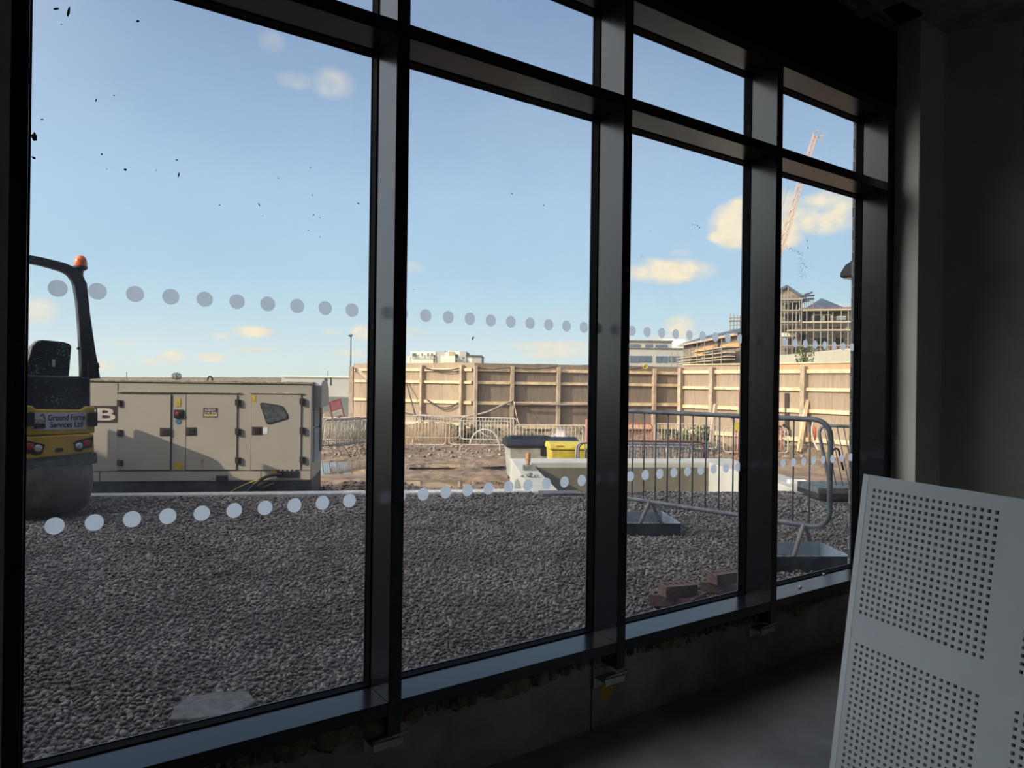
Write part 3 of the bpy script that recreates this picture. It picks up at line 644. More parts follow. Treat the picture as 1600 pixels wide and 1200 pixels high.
# ------------------------------------------------------------------ bricks, trays, slab near the window
def brick(c, yaw_, label, ztop):
    a = np.array([math.cos(yaw_), math.sin(yaw_), 0]); b2 = np.array([-a[1], a[0], 0]); o0 = np.array([c[0], c[1], ztop-0.065])
    mb = MB(); us_ = [-0.1075]; 
    for k in range(5): us_ += [-0.088+k*0.038, -0.088+k*0.038+0.022]
    us_.append(0.1075); vs2 = [-0.051, -0.028, 0.028, 0.051]
    nu, nv = len(us_), 4; g = [o0+a*x+b2*y+ZZ*z for z in (0, 0.065) for y in vs2 for x in us_]; NNN = nu*nv; fs = []
    hol = lambda i, j: i % 2 == 1 and j == 1 and i < nu-1
    for j in range(3):
        for i in range(nu-1):
            p = j*nu+i
            if hol(i, j):
                for (x, y) in ((p, p+1), (p+1, p+1+nu), (p+1+nu, p+nu), (p+nu, p)): fs.append((x, y, y+NNN, x+NNN))
            else: fs += [(p, p+nu, p+1+nu, p+1), (p+NNN, p+1+NNN, p+1+nu+NNN, p+nu+NNN)]
    for i in range(nu-1): fs += [(i, i+1, i+1+NNN, i+NNN), (3*nu+i, 3*nu+i+NNN, 3*nu+i+1+NNN, 3*nu+i+1)]
    for j in range(3): p = j*nu; fs += [(p, p+NNN, p+nu+NNN, p+nu)]; p = j*nu+nu-1; fs += [(p, p+nu, p+nu+NNN, p+NNN)]
    mb.add(g, fs); return tag(mb.build('brick', 'brick', None), label, 'brick', 'bricks lying by the window')
zt1, zt2 = -1.270, -1.203
def bpos(px, py, z): return onZ(px, py, z)
brick(bpos(1059, 912, zt2), -0.30, 'topmost brick of the left-hand pile, showing its row of slots', zt2)
brick(bpos(1045, 928, zt1), -0.95, 'lower brick of the left-hand pile, poking out to the left', zt1)
brick(bpos(1081, 929, zt1), 0.28, 'lower brick of the left-hand pile, on its right side nearest the glass', zt1)
brick(bpos(1132, 893, zt2), -0.15, 'upper brick of the right-hand pile beside the window mullion', zt2)
brick(bpos(1122, 908, zt1), -0.9, 'lower brick of the right-hand pile, its end facing the room', zt1)
brick(bpos(1158, 895, zt1), 0.3, 'brick of the right-hand pile half hidden behind the window mullion', zt1)
c = onZ(336, 1108, -1.345); V = []
poly = [(-0.16, -0.10), (-0.05, -0.12), (0.09, -0.115), (0.16, -0.02), (0.12, 0.10), (0.02, 0.115), (-0.11, 0.105), (-0.155, 0.02)]
mb = MB().prism(poly, (c[0], c[1], 0), (0.95, -0.3, 0), (0.3, 0.95, 0), (0, 0, 1), -1.40, -1.322)
tag(mb.build('stone_slab', 'slab', None, bevel=0.008), 'rough pale slab of stone half sunk in the gravel near the window', 'slab')

def tray(xl, yt, xr, yb, zr, label, depth=0.50, h=0.10):
    """shallow folded sheet tray; front rim between two pixels"""
    a = onZ(xl, yb, zr); b2 = onZ(xr, yb, zr); ax = (b2-a); Lr = np.linalg.norm(ax); ax /= Lr; ay = np.array([-ax[1], ax[0], 0])
    if ay@_F < 0: ay = -ay
    e = empty('metal_tray', (a+b2)/2-ZZ*h, label, 'tray', 'trays under the barrier feet')
    fr2 = (a, ax, ay, ZZ); t = 0.006
    MB().box(0, Lr, 0, depth, -h, -h+t, fr2).build('tray_base', 'galvtray', e)
    MB().box(0, Lr, -t, 0, -h, 0, fr2).build('tray_side', 'traydark', e, bevel=0.002)
    MB().box(0, Lr, depth, depth+t, -h, 0, fr2).build('tray_side', 'galvtray', e, bevel=0.002)
    MB().box(-t, 0, -t, depth+t, -h, 0, fr2).build('tray_side', 'galvtray', e, bevel=0.002)
    MB().box(Lr, Lr+t, -t, depth+t, -h, 0, fr2).build('tray_side', 'galvtray', e, bevel=0.002)
    return e
ZR = ZG+0.115
tray(940, 0, 1064, 818, ZR, 'blue-grey sheet metal tray under the farther left foot of the near barrier', 0.62, 0.115)
tray(1200, 0, 1331, 869.5, ZR, 'blue-grey sheet metal tray under the near right foot of the near barrier', 0.48, 0.115)

# ------------------------------------------------------------------ pedestrian barriers
def barrier(name, L_, H_, m, nbars, fr3, label, group, rt=0.019, rb=0.007, foot_m=None, zlow=0.21, splay=0.24, feet=True, boff=0.0, ns=8):
    o, a, b2, z = [np.array(q, float) for q in fr3]
    e = empty(name, o, label, 'barrier', group)
    W = lambda s_, t_, h_: o+a*s_+b2*t_+z*h_
    r = 0.13; pts = []
    for (cx, cz, a0) in ((L_/2-r, H_-r, 0), (-L_/2+r, H_-r, 90), (-L_/2+r, zlow+r, 180), (L_/2-r, zlow+r, 270)):
        for k in range(6): t = math.radians(a0+k*18); pts.append(W(cx+r*math.cos(t), 0, cz+r*math.sin(t)))
    pts.append(pts[0]); pts.append(pts[1])
    MB().tube(pts, rt, ns, caps=False).build('frame_tube', m, e, smooth='all')
    for k in range(nbars):
        x = -L_/2+L_*(k+1)/(nbars+1)+boff; MB().tube([W(x, 0, zlow), W(x, 0, H_)], rb, 6).build('bar', m, e, smooth='all')
    if feet:
        for x in (-L_*0.32, L_*0.32):
            MB().tube([W(x, -splay, 0.0), W(x, -0.02, zlow+0.01), W(x, 0.02, zlow+0.01), W(x, splay, 0.0)], rt*0.8, ns).build('foot', foot_m or m, e, smooth='all')
    return e
# near barrier: through the two feet
fL = at(1017, 700, 6.78); fR = at(1258, 700, 5.72); fL[2] = fR[2] = 0
a = (fR-fL); Lf = np.linalg.norm(a); a /= Lf; Lb = Lf/0.64
rend = VP(fL, fR).sz(1297, 740)[0]
lend = -0.717; cen = fL+a*((rend+lend)/2); Lb = rend-lend
b2 = np.array([-a[1], a[0], 0]); zb = ZG+0.02
e = barrier('pedestrian_barrier', Lb, 1.09, 'galv_dull', 17, (cen+ZZ*zb, a, b2, ZZ), 'large galvanised pedestrian barrier standing on the gravel close to the window', 'pedestrian barriers', foot_m='muddy_tube', rt=0.021, zlow=0.235, splay=0.0, feet=False, boff=-0.028, ns=12)
for f0, sg in ((fL, 1), (fR, 1)):
    p = f0+ZZ*zb; MB().tube([p-b2*0.19-a*0.0+ZZ*0.004, p-b2*0.012+ZZ*0.235, p+b2*0.012+ZZ*0.235, p+b2*0.19+ZZ*0.004], 0.018, 10).build('foot', 'muddy_tube', e, smooth='all')

proto = {}
def far_barrier(px0, px1, pyb, Z, label, m='pale_tube', group='pedestrian barriers', tilt=0.0, L_=2.2, key=None, ang=0.0, lift=0.0, H_=1.06, drop=0.0):
    """copies of one barrier; px0..px1 gives its centre, Z its depth"""
    k = key or m
    if k not in proto:
        e = barrier('pedestrian_barrier', 2.2, 1.06, m, 17, ((0, 0, 0), (1, 0, 0), (0, 1, 0), (0, 0, 1)), label, group, rt=0.021, rb=0.010, splay=0.28, ns=6); proto[k] = e
    else: e = copy_tree(proto[k], (0, 0, 0))
    c = at((px0+px1)/2, 600, Z); u_, v_ = touv(c); zg = float(ground_z(u_, v_))+lift
    e.location = (c[0], c[1], zg-drop); e.rotation_euler = (tilt, 0, math.atan2(_R0[1], _R0[0])+ang)
    e['label'] = label; e['category'] = 'barrier'; e['group'] = group
    return e
far_barrier(602, 697, 699, 25.4, 'pale steel barrier before the orange soil mound, its rounded right end clearly visible')
far_barrier(703, 800, 699, 25.4, 'pale steel barrier standing in front of the wire hoop', ang=0.02)
far_barrier(803, 915, 699, 23.2, 'pale steel barrier behind the black and yellow bins', ang=-0.03)
far_barrier(628, 722, 690, 28.0, 'pale steel barrier of the back row at the foot of the orange soil', ang=0.06, lift=0.05)
far_barrier(723, 806, 690, 27.6, 'pale steel barrier of the back row right behind the wire hoop', ang=-0.10)
far_barrier(512, 600, 695, 26.0, 'pale steel barrier just right of the generator, in front of the leaning pile', ang=0.03)
far_barrier(475, 545, 695, 27.5, 'pale steel barrier partly hidden by the right end of the generator', ang=-0.05)
far_barrier(1023, 1122, 702, 25.2, 'cream steel barrier beyond the trough, seen through the bars of the near barrier', ang=-0.02)
far_barrier(1127, 1237, 702, 24.6, 'cream steel barrier beyond the trough, running behind the third mullion', ang=-0.04)
far_barrier(930, 1016, 702, 26.0, 'red painted barrier beyond the trough', 'red_tube')
far_barrier(1143, 1228, 702, 22.8, 'red painted folding barrier with yellow cloth, next to the third mullion', 'red_tube', ang=0.5)
# stack standing on edge just behind the trough
lab = ['front', 'second', 'third', 'fourth', 'rearmost']
for k, (xr_, m_) in enumerate(((1083, 'galv_dull'), (1092, 'galv_dull'), (1101, 'maroon_tube'), (1106, 'galv_dull'), (1116, 'galv_dull'))):
    Z = 13.75+0.16*k; w_ = 2.2*FPX/Z
    o = far_barrier(xr_-w_, xr_, 700, Z, '%s barrier of the %s stack standing just behind the trough wall' % (lab[k], 'tight'), m_, group='barriers stacked behind the trough', key=m_+'n', ang=-0.01*k, drop=0.20+0.05*(k % 2))
# leaning pile by the generator
for k, (px, Z, an) in enumerate(((532, 23.9, 1.22), (542, 24.0, 1.22), (553, 24.1, 1.22))):
    far_barrier(px, px, 690, Z, '%s barrier of the leaning row seen nearly edge-on beside the generator' % ['leftmost', 'middle', 'rightmost'][k], m='muddy_tube', group='barriers leaning in a row by the generator', tilt=0.14, ang=an, lift=0.12)
# tilted barrier past the right-hand brick pier
c0 = at(1277, 664, 8.8); c1 = at(1390, 650, 8.2); a = c1-c0; a[2] = 0; a /= np.linalg.norm(a); tz = np.array([0.0, 0, 1.0])-0.30*(-a)*0-0.0*a
zt = np.array(ZZ)*0.975 - a*0.22; zt /= np.linalg.norm(zt)
cc = c0+a*1.1; cc = cc-zt*1.0
barrier('pedestrian_barrier', 2.2, 1.0, 'galv_dull', 27, (cc, a, np.cross(zt, a), zt), 'galvanised barrier tipped over to the right, half hidden by the brick pier', 'pedestrian barriers', rt=0.020, zlow=0.0, feet=False)

# dark hoop of pipe rising by the tipped barrier, timber stack under it
def hoop(name, pts, r, m, label, cat, group=None):
    mb = MB(); mb.tube(pts, r, 8); return tag(mb.build(name, m, None, smooth='all'), label, cat, group)
pl = []
for k in range(13): t = PI*k/12; pl.append(at(1306-5.5*math.cos(t), 708-7*math.sin(t), 7.2))
pl = [at(1300.5, 730, 7.2)]+pl+[at(1318, 735, 7.2)]
hoop('pipe_hoop', pl, 0.010, 'cable', 'thin dark hooped pipe sticking up between the barrier and the brick pier', 'pipe')
c = at(1305, 752, 8.6); th = math.atan2(_R0[1], _R0[0])
e = empty('timber_stack', (c[0], c[1], -1.62), 'stack of weathered grey boards beyond the near barrier, by the brick pier', 'timber', 'stacked boards')
for k, (dz, mm) in enumerate(((0.0, 'far_dark'), (0.10, 'scraper'), (0.20, 'far_dark'), (0.26, 'scraper'))):
    MB().box(-0.32, 0.9, -0.35+0.03*k, 0.35, -1.50+dz, -1.50+dz+0.07, (np.array([c[0], c[1], 0]), _R0, np.cross(ZZ, _R0), ZZ)).build('board', mm, e, bevel=0.006)
for (px, py, l, wd, m_, lb_) in ((1264, 760, 0.20, 0.05, 'black_plastic', 'short black offcut lying across the right trough wall'), (1245, 753, 0.24, 0.09, 'white', 'small white board lying on the right trough wall')):
    c = onZ(px, py, ZW+0.02); q = MB().box(-l/2, l/2, -wd/2, wd/2, -0.02, 0.03, (c, _R0, np.cross(ZZ, _R0), ZZ)); tag(q.build('offcut', m_, None, bevel=0.004), lb_, 'offcut')

# ------------------------------------------------------------------ generator
gB = onZ(487, 650, 0)*0
def planeV(px, v):                                             # where the sight line through px meets the plane v = const
    d = ray(px, 700); cu, cv = touv(CAMP); du, dv = touv(d); t = (v-cv)/dv; return CAMP+d*t
A = planeV(105, 6.80); B = planeV(487, 6.80); G = VP(A, B); SL = G.L
zt = G.sz(400, 598)[1]; zs = G.sz(400, 735)[1]; zb = G.sz(430, 751)[1]
gen = empty('generator', G.P(SL/2, -1.52, -0.5), 'cream diesel generator in a steel enclosure behind the kerb', 'generator')
DP = 1.12
mb = MB(); G.boxs(mb, 0, SL, zb, zt, -DP, 0); mb.build('enclosure', 'gen', gen, bevel=0.012)
mb = MB(); G.boxs(mb, 0.0, SL+0.0, -1.56, zb-0.002, -DP+0.02, -0.015); mb.build('base_tank', 'gen_dark', gen, bevel=0.008)
mb = MB(); G.boxs(mb, -0.01, SL+0.012, zt-0.012, zt+0.018, -DP-0.012, 0.014); mb.build('roof_rim', 'gen_dirt', gen, bevel=0.006)
for (x0, x1) in ((184, 376), (391, 474)):
    mb = MB(); a0 = G.sz(x0, 613)[0]; a1 = G.sz(x1, 613)[0]; z0 = G.sz(290, 613)[1]; mb.tube([G.P(a0, z0, 0.012), G.P(a1, z0, 0.012)], 0.008, 6); mb.build('drip_rail', 'gen_dirt', gen)
doors = [(184, 267.5), (290.5, 371), (392, 471)]
HI = [(188.5, (629.5, 676, 722.5)), (372.5, (628.5, 674, 719)), (473, (627, 672.5, 718))]
HA = [(258.5, 675), (299, 674), (402, 673)]
for i, (x0, x1) in enumerate(doors):
    mb = MB(); G.box(mb, x0, 616, x1, 735, -0.002, 0.002); mb.build('seam', 'seam', gen)
    mb = MB(); G.box(mb, x0+0.8, 616.8, x1-0.8, 734.2, 0.0005, 0.012); dr = mb.build('door', 'gen', gen, bevel=0.003)
    hx, hy = HA[i]; mb = MB(); G.box(mb, hx-8.3, hy-6.3, hx+8.3, hy+6.3, 0.010, 0.018); mb.build('handle', 'brownblack', dr, bevel=0.003)
    mb = MB(); G.box(mb, hx-3, hy-4, hx+5, hy+4, 0.018, 0.024); mb.build('latch', 'black_plastic', dr, bevel=0.002)
    x_, ys_ = HI[i]
    for y_ in ys_:
        mb = MB(); G.box(mb, x_-4.5, y_-4.8, x_+0.5, y_+4.8, 0.004, 0.034); G.box(mb, x_+0.5, y_-4.2, x_+4.6, y_+5.2, 0.002, 0.018); mb.build('hinge', 'brownblack', dr, bevel=0.002)
# vertical and horizontal seams of the fixed panels
mb = MB()
for (x0, y0, x1, y1) in ((183.6, 599, 184.4, 616), (155.3, 737, 156, 756), (407.2, 736, 407.9, 750), (268, 616, 268.8, 735), (289.8, 616, 290.6, 735)): G.box(mb, x0, y0, x1, y1, -0.001, 0.0022)
a0, a1 = 0, SL; G.boxs(mb, a0, a1, zs-0.003, zs+0.003, -0.001, 0.0022)
mb.build('panel_seam', 'seam', gen)
# door window
mb = MB(); G.poly(mb, [(406.5, 631.5), (408, 629.5), (412, 629), (437, 633), (443.5, 635.5), (451, 649), (450.5, 654.5), (422, 663), (418, 662.6), (416, 660)], 0.008, 0.016); mb.build('window_seal', 'seam', gen)
mb = MB(); G.poly(mb, [(408.8, 632), (412.5, 631), (436.5, 634.8), (442, 637), (448.7, 649.5), (448.5, 653), (421.8, 660.8), (419, 660.4), (417.6, 658.5)], 0.014, 0.019); mb.build('window_glass', 'darkglass', gen)
# controls and labels
mb = MB(); G.box(mb, 272, 640, 287.3, 653, 0.001, 0.022); mb.build('stop_switch_plate', 'black_plastic', gen, bevel=0.008)
mb = MB(); c = G.hit(278.5, 646); mb.lathe([(0.0, 0), (0.020, 0), (0.024, 0.02), (0.018, 0.03), (0, 0.032)], c+G.n*0.02, 14, G.n); mb.build('stop_button', 'red', gen, smooth=True)
mb = MB(); c = G.hit(278.5, 658.6); mb.lathe([(0.0, 0), (0.032, 0), (0.032, 0.003), (0, 0.003)], c+G.n*0.001, 18, G.n); mb.build('round_label', 'blue', gen)
for (x0, y0, x1, y1) in ((275, 623, 282.2, 634.8), (272, 722, 285, 733.3), (393.5, 616.5, 400, 627.5), (424, 734.5, 431, 742)):
    mb = MB(); G.box(mb, x0, y0, x1, y1, 0.0125 if x0 > 390 and y0 < 700 else 0.001, 0.0145 if x0 > 390 and y0 < 700 else 0.0035); mb.build('warning_label', 'yellow_label', gen)
mb = MB(); G.box(mb, 411, 668, 418.5, 677.5, 0.012, 0.0145); mb.build('paper_label', 'white', gen)
mb = MB(); G.box(mb, 318, 637, 340.3, 652, 0.012, 0.015); G_s = mb.build('sold_sign', 'brownblack', gen)
mb = MB(); G.box(mb, 319.4, 643.4, 339.3, 650.4, 0.015, 0.0158); mb.build('sign_face', 'cream_letter', gen)
mb = MB(); G.box(mb, 320.2, 647, 336, 649.8, 0.0158, 0.0162); mb.build('sign_band', 'yellow_label', gen)
def gtext(name, body, x0, y0, x1, y1, d_, m_, par=gen, pl=None):
    pl = pl or G; a_, b_, z0, z1 = pl.rect(x0, y0, x1, y1); o = pl.P((a_+b_)/2, (z0+z1)/2, d_)
    return text_on(name, body, b_-a_, z1-z0, o, pl.a, pl.z, pl.n, m_, par, 0.0012)
gtext('sign_lettering', 'ALREADY', 320.2, 638.3, 338, 642.4, 0.0152, 'cream_letter')
gtext('sign_lettering', 'SOLD', 320.2, 642.6, 338.2, 647.2, 0.0160, 'seam')
mb = MB(); G.box(mb, 120, 634, 183, 660.5, 0.001, 0.004); mb.build('maker_plate', 'brownblack', gen)
gtext('plate_letter', 'B', 152.3, 637.8, 180.5, 657, 0.0045, 'cream_letter'); gtext('plate_letter', 'C', 124, 637.8, 150, 657, 0.0045, 'cream_letter')
# sockets low on the right
mb = MB(); G.box(mb, 433, 735.8, 467, 746, 0.001, 0.012); mb.build('cable_gland_plate', 'black_plastic', gen, bevel=0.004)
for x_ in (439, 446, 453, 460):
    mb = MB(); mb.lathe([(0, 0), (0.012, 0), (0.012, 0.012), (0, 0.012)], G.hit(x_, 734.3), 8, G.n); mb.build('cover_bolt', 'galv', gen)
mb = MB(); G.box(mb, 337.5, 743, 356, 752, 0.001, 0.018); mb.build('power_socket', 'black_plastic', gen, bevel=0.005)
mb = MB(); G.box(mb, 326.5, 743.5, 334, 751, 0.001, 0.003); mb.build('socket_label', 'gen_dirt', gen)
# rusty weep mark at px 316,720
mb = MB(); G.poly(mb, [(314.6, 717), (318.6, 717), (317.6, 723), (317.0, 732), (316.4, 732), (315.6, 723)], 0.0121, 0.0126); mb.build('rust_streak', 'wood_handle', gen)
# lifting eye
o0 = G.hit(314.5, 597); pl = []
for k in range(13): t = PI*k/12; pl.append(o0+G.a*0.028*math.cos(t)+ZZ*(0.035+0.035*math.sin(t))-G.n*0.4)
zt3 = zt+0.01-o0[2]
mb = MB(); mb.tube([pl[0]*1-ZZ*0.03]+pl+[pl[-1]-ZZ*0.03], 0.010, 8); mb.build('lifting_eye', 'black_plastic', gen, smooth='all')
# end face with louvres and hood
eB = B+VV*DP; E2 = VP(B, eB); E2.n = G.a.copy()
for (z0, z1) in ((G.sz(487, 668)[1], G.sz(487, 617)[1]), (G.sz(487, 724)[1], G.sz(487, 671)[1])):
    mb = MB(); E2.boxs(mb, 0.13, 0.70, z0, z1, 0.001, 0.006); mb.build('louvre_recess', 'seam', gen)
    mb = MB(); nsl = 20
    for k in range(nsl):
        zz = z0+(z1-z0)*(k+0.5)/nsl; mb.box(0.13, 0.70, 0.002, 0.022, -0.004, 0.004, (E2.A+ZZ*zz, E2.a, E2.n*0.85+ZZ*-0.5, ZZ*0.9+E2.n*0.4))
    mb.build('louvre_slats', 'gen', gen)
mb = MB(); E2.boxs(mb, 0.80, 1.02, G.sz(487, 715)[1], G.sz(487, 618)[1], 0.001, 0.02); mb.build('black_trim_strip', 'black_plastic', gen)
mb = MB(); prof2 = [(0.25, 0.0)]+[(0.25+0.42*(1-math.cos(t*PI/2/8))*1.0, 0.17*math.sin(t*PI/2/8)) for t in range(9)]
mb.prism([(0.10, zt-0.30), (0.10, zt-0.02), (0.25, zt+0.03), (0.55, zt+0.045), (0.85, zt+0.02), (1.02, zt-0.06), (1.08, zt-0.20), (1.08, zt-0.30)], E2.A, E2.a, ZZ, E2.n, 0.0, 0.10)
mb.build('air_outlet_hood', 'gen', gen, bevel=0.01)
# cables
def cable(pts, r, m, label, group='site cables', name='power_cable', cat='cable', n=7):
    P = [np.array(p) for p in pts]; Q = []
    for i in range(len(P)-1):                                  # Catmull-Rom
        p0, p1, p2, p3 = P[max(i-1, 0)], P[i], P[i+1], P[min(i+2, len(P)-1)]
        for k in range(8):
            t = k/8; Q.append(0.5*((2*p1)+(-p0+p2)*t+(2*p0-5*p1+4*p2-p3)*t*t+(-p0+3*p1-3*p2+p3)*t**3))
    Q.append(P[-1]); mb = MB(); mb.tube(Q, r, n); return tag(mb.build(name, m, None, smooth='all'), label, cat, group)
gp = lambda px, py, d_: G.hit(px, py)+G.n*d_
cable([gp(440, 741, 0.02), gp(425, 742, 0.05), gp(411, 747, 0.06), gp(399, 756, 0.05), gp(388, 768, 0.04), gp(380, 777, 0.03), gp(374, 784, 0.03)], 0.020, 'cable', 'thick black cable sagging from the gland plate of the generator')
cable([gp(417, 746, 0.02), gp(395, 752, 0.03), gp(370, 763, 0.03), gp(350, 776, 0.03)], 0.006, 'bin_yellow', 'thin yellowish cable running down the dark base of the generator')

# ------------------------------------------------------------------ tandem roller
yw = math.radians(79); ra = np.array([math.sin(yw), math.cos(yw), 0]); rc = at(90, 650, 6.75); rc[2] = 0
Q = VP(rc-ra*0.5, rc+ra*0.5); back = -Q.n
rol = empty('road_roller', (rc[0], rc[1], ZG), 'yellow and black ride-on road roller parked on the gravel at the far left', 'road roller')
cs = Q.sz(90, 700)[0]; hw = Q.sz(147, 690)[0]-cs
QB = VP(rc-ra*0.5+back*0.14, rc+ra*0.5+back*0.14)
QS = VP(rc-ra*0.5+back*0.50, rc+ra*0.5+back*0.50)
QH = VP(rc-ra*0.5+back*0.03, rc+ra*0.5+back*0.03)
R_ = 0.36; zc = ZG+0.015+R_
dw = Q.sz(150.5, 730)[0]-cs
dp = [(0.0, -dw+0.01), (0.15, -dw), (0.25, -dw+0.012), (0.315, -dw+0.04), (0.35, -dw+0.09), (R_, -dw+0.15), (R_, dw-0.15), (0.35, dw-0.09), (0.315, dw-0.04), (0.25, dw-0.012), (0.15, dw), (0.0, dw-0.01)]
for off, nm in ((-0.30, 'drum'), (-1.30, 'drum')):
    MB().lathe(dp, Q.P(cs, zc, off), 56, Q.a).build(nm, 'drum', rol, smooth=True)
mb = MB(); Q.poly(mb, [(26, 716), (150.5, 706.5), (150.5, 714), (26, 724.5)], -0.50, 0.02); Q.poly(mb, [(26, 722), (151.3, 712), (151, 723.5), (26, 738)], -0.42, 0.03)
mb.build('scraper_frame', 'scraper', rol, bevel=0.008)
mb = MB(); Q.poly(mb, [(28, 681), (33, 682.3), (144.3, 677.3), (145.2, 706), (28, 718)], -0.42, 0.05); mb.build('lower_body_panel', 'yellow', rol, bevel=0.012)
mb = MB(); Q.poly(mb, [(27, 634), (49.5, 633.8), (55, 639.5), (127, 640), (133, 634.8), (147.3, 635), (147, 676.3), (28, 681)], -0.40, 0.03); mb.build('upper_body_panel', 'yellow', rol, bevel=0.012)
mb = MB(); Q.box(mb, 32, 640, 143, 700, -1.60, -0.38); mb.build('chassis', 'roller_black', rol, bevel=0.02)
def lampcl(pts, lens, side):
    mb = MB(); Q.poly(mb, pts, 0.045, 0.058); cl = mb.build('lamp_cluster', 'black_plastic', rol, bevel=0.003)
    for (x, y, r_, m_) in lens:
        c = Q.hit(x, y); sc = np.linalg.norm(c-CAMP)/FPX*r_*0.92
        MB().lathe([(0, 0), (sc, 0), (sc, 0.012), (sc*0.7, 0.02), (0, 0.023)], c+Q.n*0.055, 20, Q.n).build('lens', m_, cl, smooth=True)
lampcl([(112.3, 691.5), (118, 687.5), (143, 681.7), (141, 698), (127, 701), (124, 705), (115, 704.5)], [(120.6, 696, 4.6, 'lens'), (132.8, 692, 4.8, 'red')], 1)
lampcl([(28, 688), (37, 687), (68.3, 694), (64, 708), (54, 711), (49, 709), (28, 706)], [(44, 697, 5.2, 'red'), (57, 699.5, 5.0, 'lens')], 0)
mb = MB(); Q.poly(mb, [(83, 705.5), (86, 699.3), (95.8, 699), (96.3, 704)], 0.048, 0.056); mb.build('towing_slot', 'black_plastic', rol)
for (x0, x1) in ((134.5, 148.5), (30, 51)):
    mb = MB(); Q.box(mb, x0, 643.8, x1, 665.5, 0.03, 0.09); mb.build('rubber_buffer', 'black_plastic', rol, bevel=0.008)
mb = MB(); Q.poly(mb, [(51, 645.5), (52, 644.3), (133.8, 644), (132.5, 670.3), (52, 671.8), (50.5, 670)], 0.030, 0.034); sg = mb.build('name_board', 'sign', rol)
gtext('name_lettering', 'Ground Force', 73.8, 647.3, 131.2, 656.4, 0.0342, 'navy', sg, Q); gtext('name_lettering', 'Services Ltd', 77, 658.4, 127.6, 667.6, 0.0342, 'navy', sg, Q)
gtext('logo_lettering', 'GFS', 52.3, 655, 66.5, 661.5, 0.0344, 'orange_logo', sg, Q)
mb = MB(); Q.poly(mb, [(51.3, 662), (69.8, 661.3), (69.3, 669.3), (51, 670.5)], 0.034, 0.0352); mb.build('logo_block', 'brownblack', sg)
mb = MB(); Q.poly(mb, [(60.2, 649.6), (64.8, 646), (67, 646.2), (70.2, 655.5), (70, 660), (67.5, 659.8), (65.5, 656.8), (67.6, 657), (68, 655.5), (65.2, 648.8), (62, 651.2)], 0.034, 0.0352); mb.build('logo_digger_arm', 'scraper', sg)
# platform, hood, console and seat behind the panel
mb = MB(); QH.poly(mb, [(30, 586), (105, 588), (108, 588), (125, 588), (142, 590), (142, 640), (30, 640)], -0.40, 0.0); mb.build('hood', 'roller_black', rol, bevel=0.02)
mb = MB(); mb.box(cs-hw+0.03, cs+hw-0.12, -1.50, -1.10, ZG+0.5, -0.12, Q.fr()); mb.build('front_hood', 'yellow', rol, bevel=0.04)
mb = MB(); QS.poly(mb, [(32, 600), (48, 541), (56, 533), (64, 531), (98, 534.5), (107, 537.5), (110, 541), (107, 575), (105, 600)], -0.08, 0.05); st = mb.build('seat_back', 'roller_black', rol, bevel=0.012)
mb = MB(); QS.box(mb, 79.5, 562, 84, 573, 0.05, 0.053); mb.build('seat_label', 'sign', st)
mb = MB(); QS.box(mb, 104.5, 571, 108, 577, -0.05, 0.02); mb.build('seat_lever', 'black_plastic', st)
mb = MB(); QS.box(mb, 38, 585, 106, 604, -0.40, 0.05); mb.build('seat_cushion', 'roller_black', rol, bevel=0.02)
# roll-over hoop
path = [(140, 592), (138.5, 572), (134.5, 540), (131, 505), (127.5, 470), (124, 445), (119, 433), (110, 424), (98, 418), (80, 413), (60, 408), (48, 406), (36, 404), (20, 404), (6, 410), (-2, 425), (-6, 470), (-9, 592)]
wd = [.085, .078, .062, .054, .052, .056, .055, .048, .043, .040, .038, .038, .038, .038, .04, .045, .05, .06]
pp = [QB.hit(x, y) for x, y in path]; vs = []; fs = []; dpt = 0.045
for i, p in enumerate(pp):
    t = pp[min(i+1, len(pp)-1)]-pp[max(i-1, 0)]; t /= np.linalg.norm(t); nrm = np.cross(t, QB.n); w2 = wd[i]
    vs += [p+nrm*w2+QB.n*dpt, p-nrm*w2+QB.n*dpt, p-nrm*w2-QB.n*dpt, p+nrm*w2-QB.n*dpt]
for i in range(len(pp)-1):
    for k in range(4): fs.append((i*4+k, i*4+(k+1) % 4, (i+1)*4+(k+1) % 4, (i+1)*4+k))
fs.append((0, 1, 2, 3)); k = (len(pp)-1)*4; fs.append((k, k+3, k+2, k+1))
mb = MB(); mb.add(vs, fs); mb.build('rollover_hoop', 'roller_black', rol, bevel=0.010)
mb = MB(); mb.tube([QB.hit(x, y)+QB.n*0.0 for x, y in ((133.5, 442), (138.5, 490), (145, 535), (150, 570))], 0.014, 6); mb.build('gas_strut', 'black_plastic', rol, smooth=True)
mb = MB(); QB.poly(mb, [(134, 566), (152, 567), (153.5, 574.5), (146, 576), (145, 590), (134, 592)], -0.06, 0.06); mb.build('hoop_bracket', 'roller_black', rol, bevel=0.006)
mb = MB(); QB.poly(mb, [(121, 543), (128, 537), (131, 545), (120.5, 546.5)], -0.02, 0.02); QB.poly(mb, [(128, 441), (134, 441), (134, 447), (128, 447)], -0.02, 0.02); mb.build('latch_pin', 'black_plastic', rol)
bc = QB.hit(125.8, 419); sc = 7.6/FPX
k1 = np.linalg.norm(QB.hit(136.6, 419)-QB.hit(115, 419))/2
mb = MB(); mb.tube([QB.hit(124.5, 440), QB.hit(126, 432), bc], [0.035, 0.022, 0.03], 10); mb.build('beacon_stem', 'black_plastic', rol, smooth=True)
be = MB().lathe([(0, -0.02), (k1*0.7, -0.02), (k1*1.03, 0.0), (k1*1.03, 0.018), (0, 0.02)], bc, 24).build('beacon_base', 'black_plastic', rol, smooth=True)
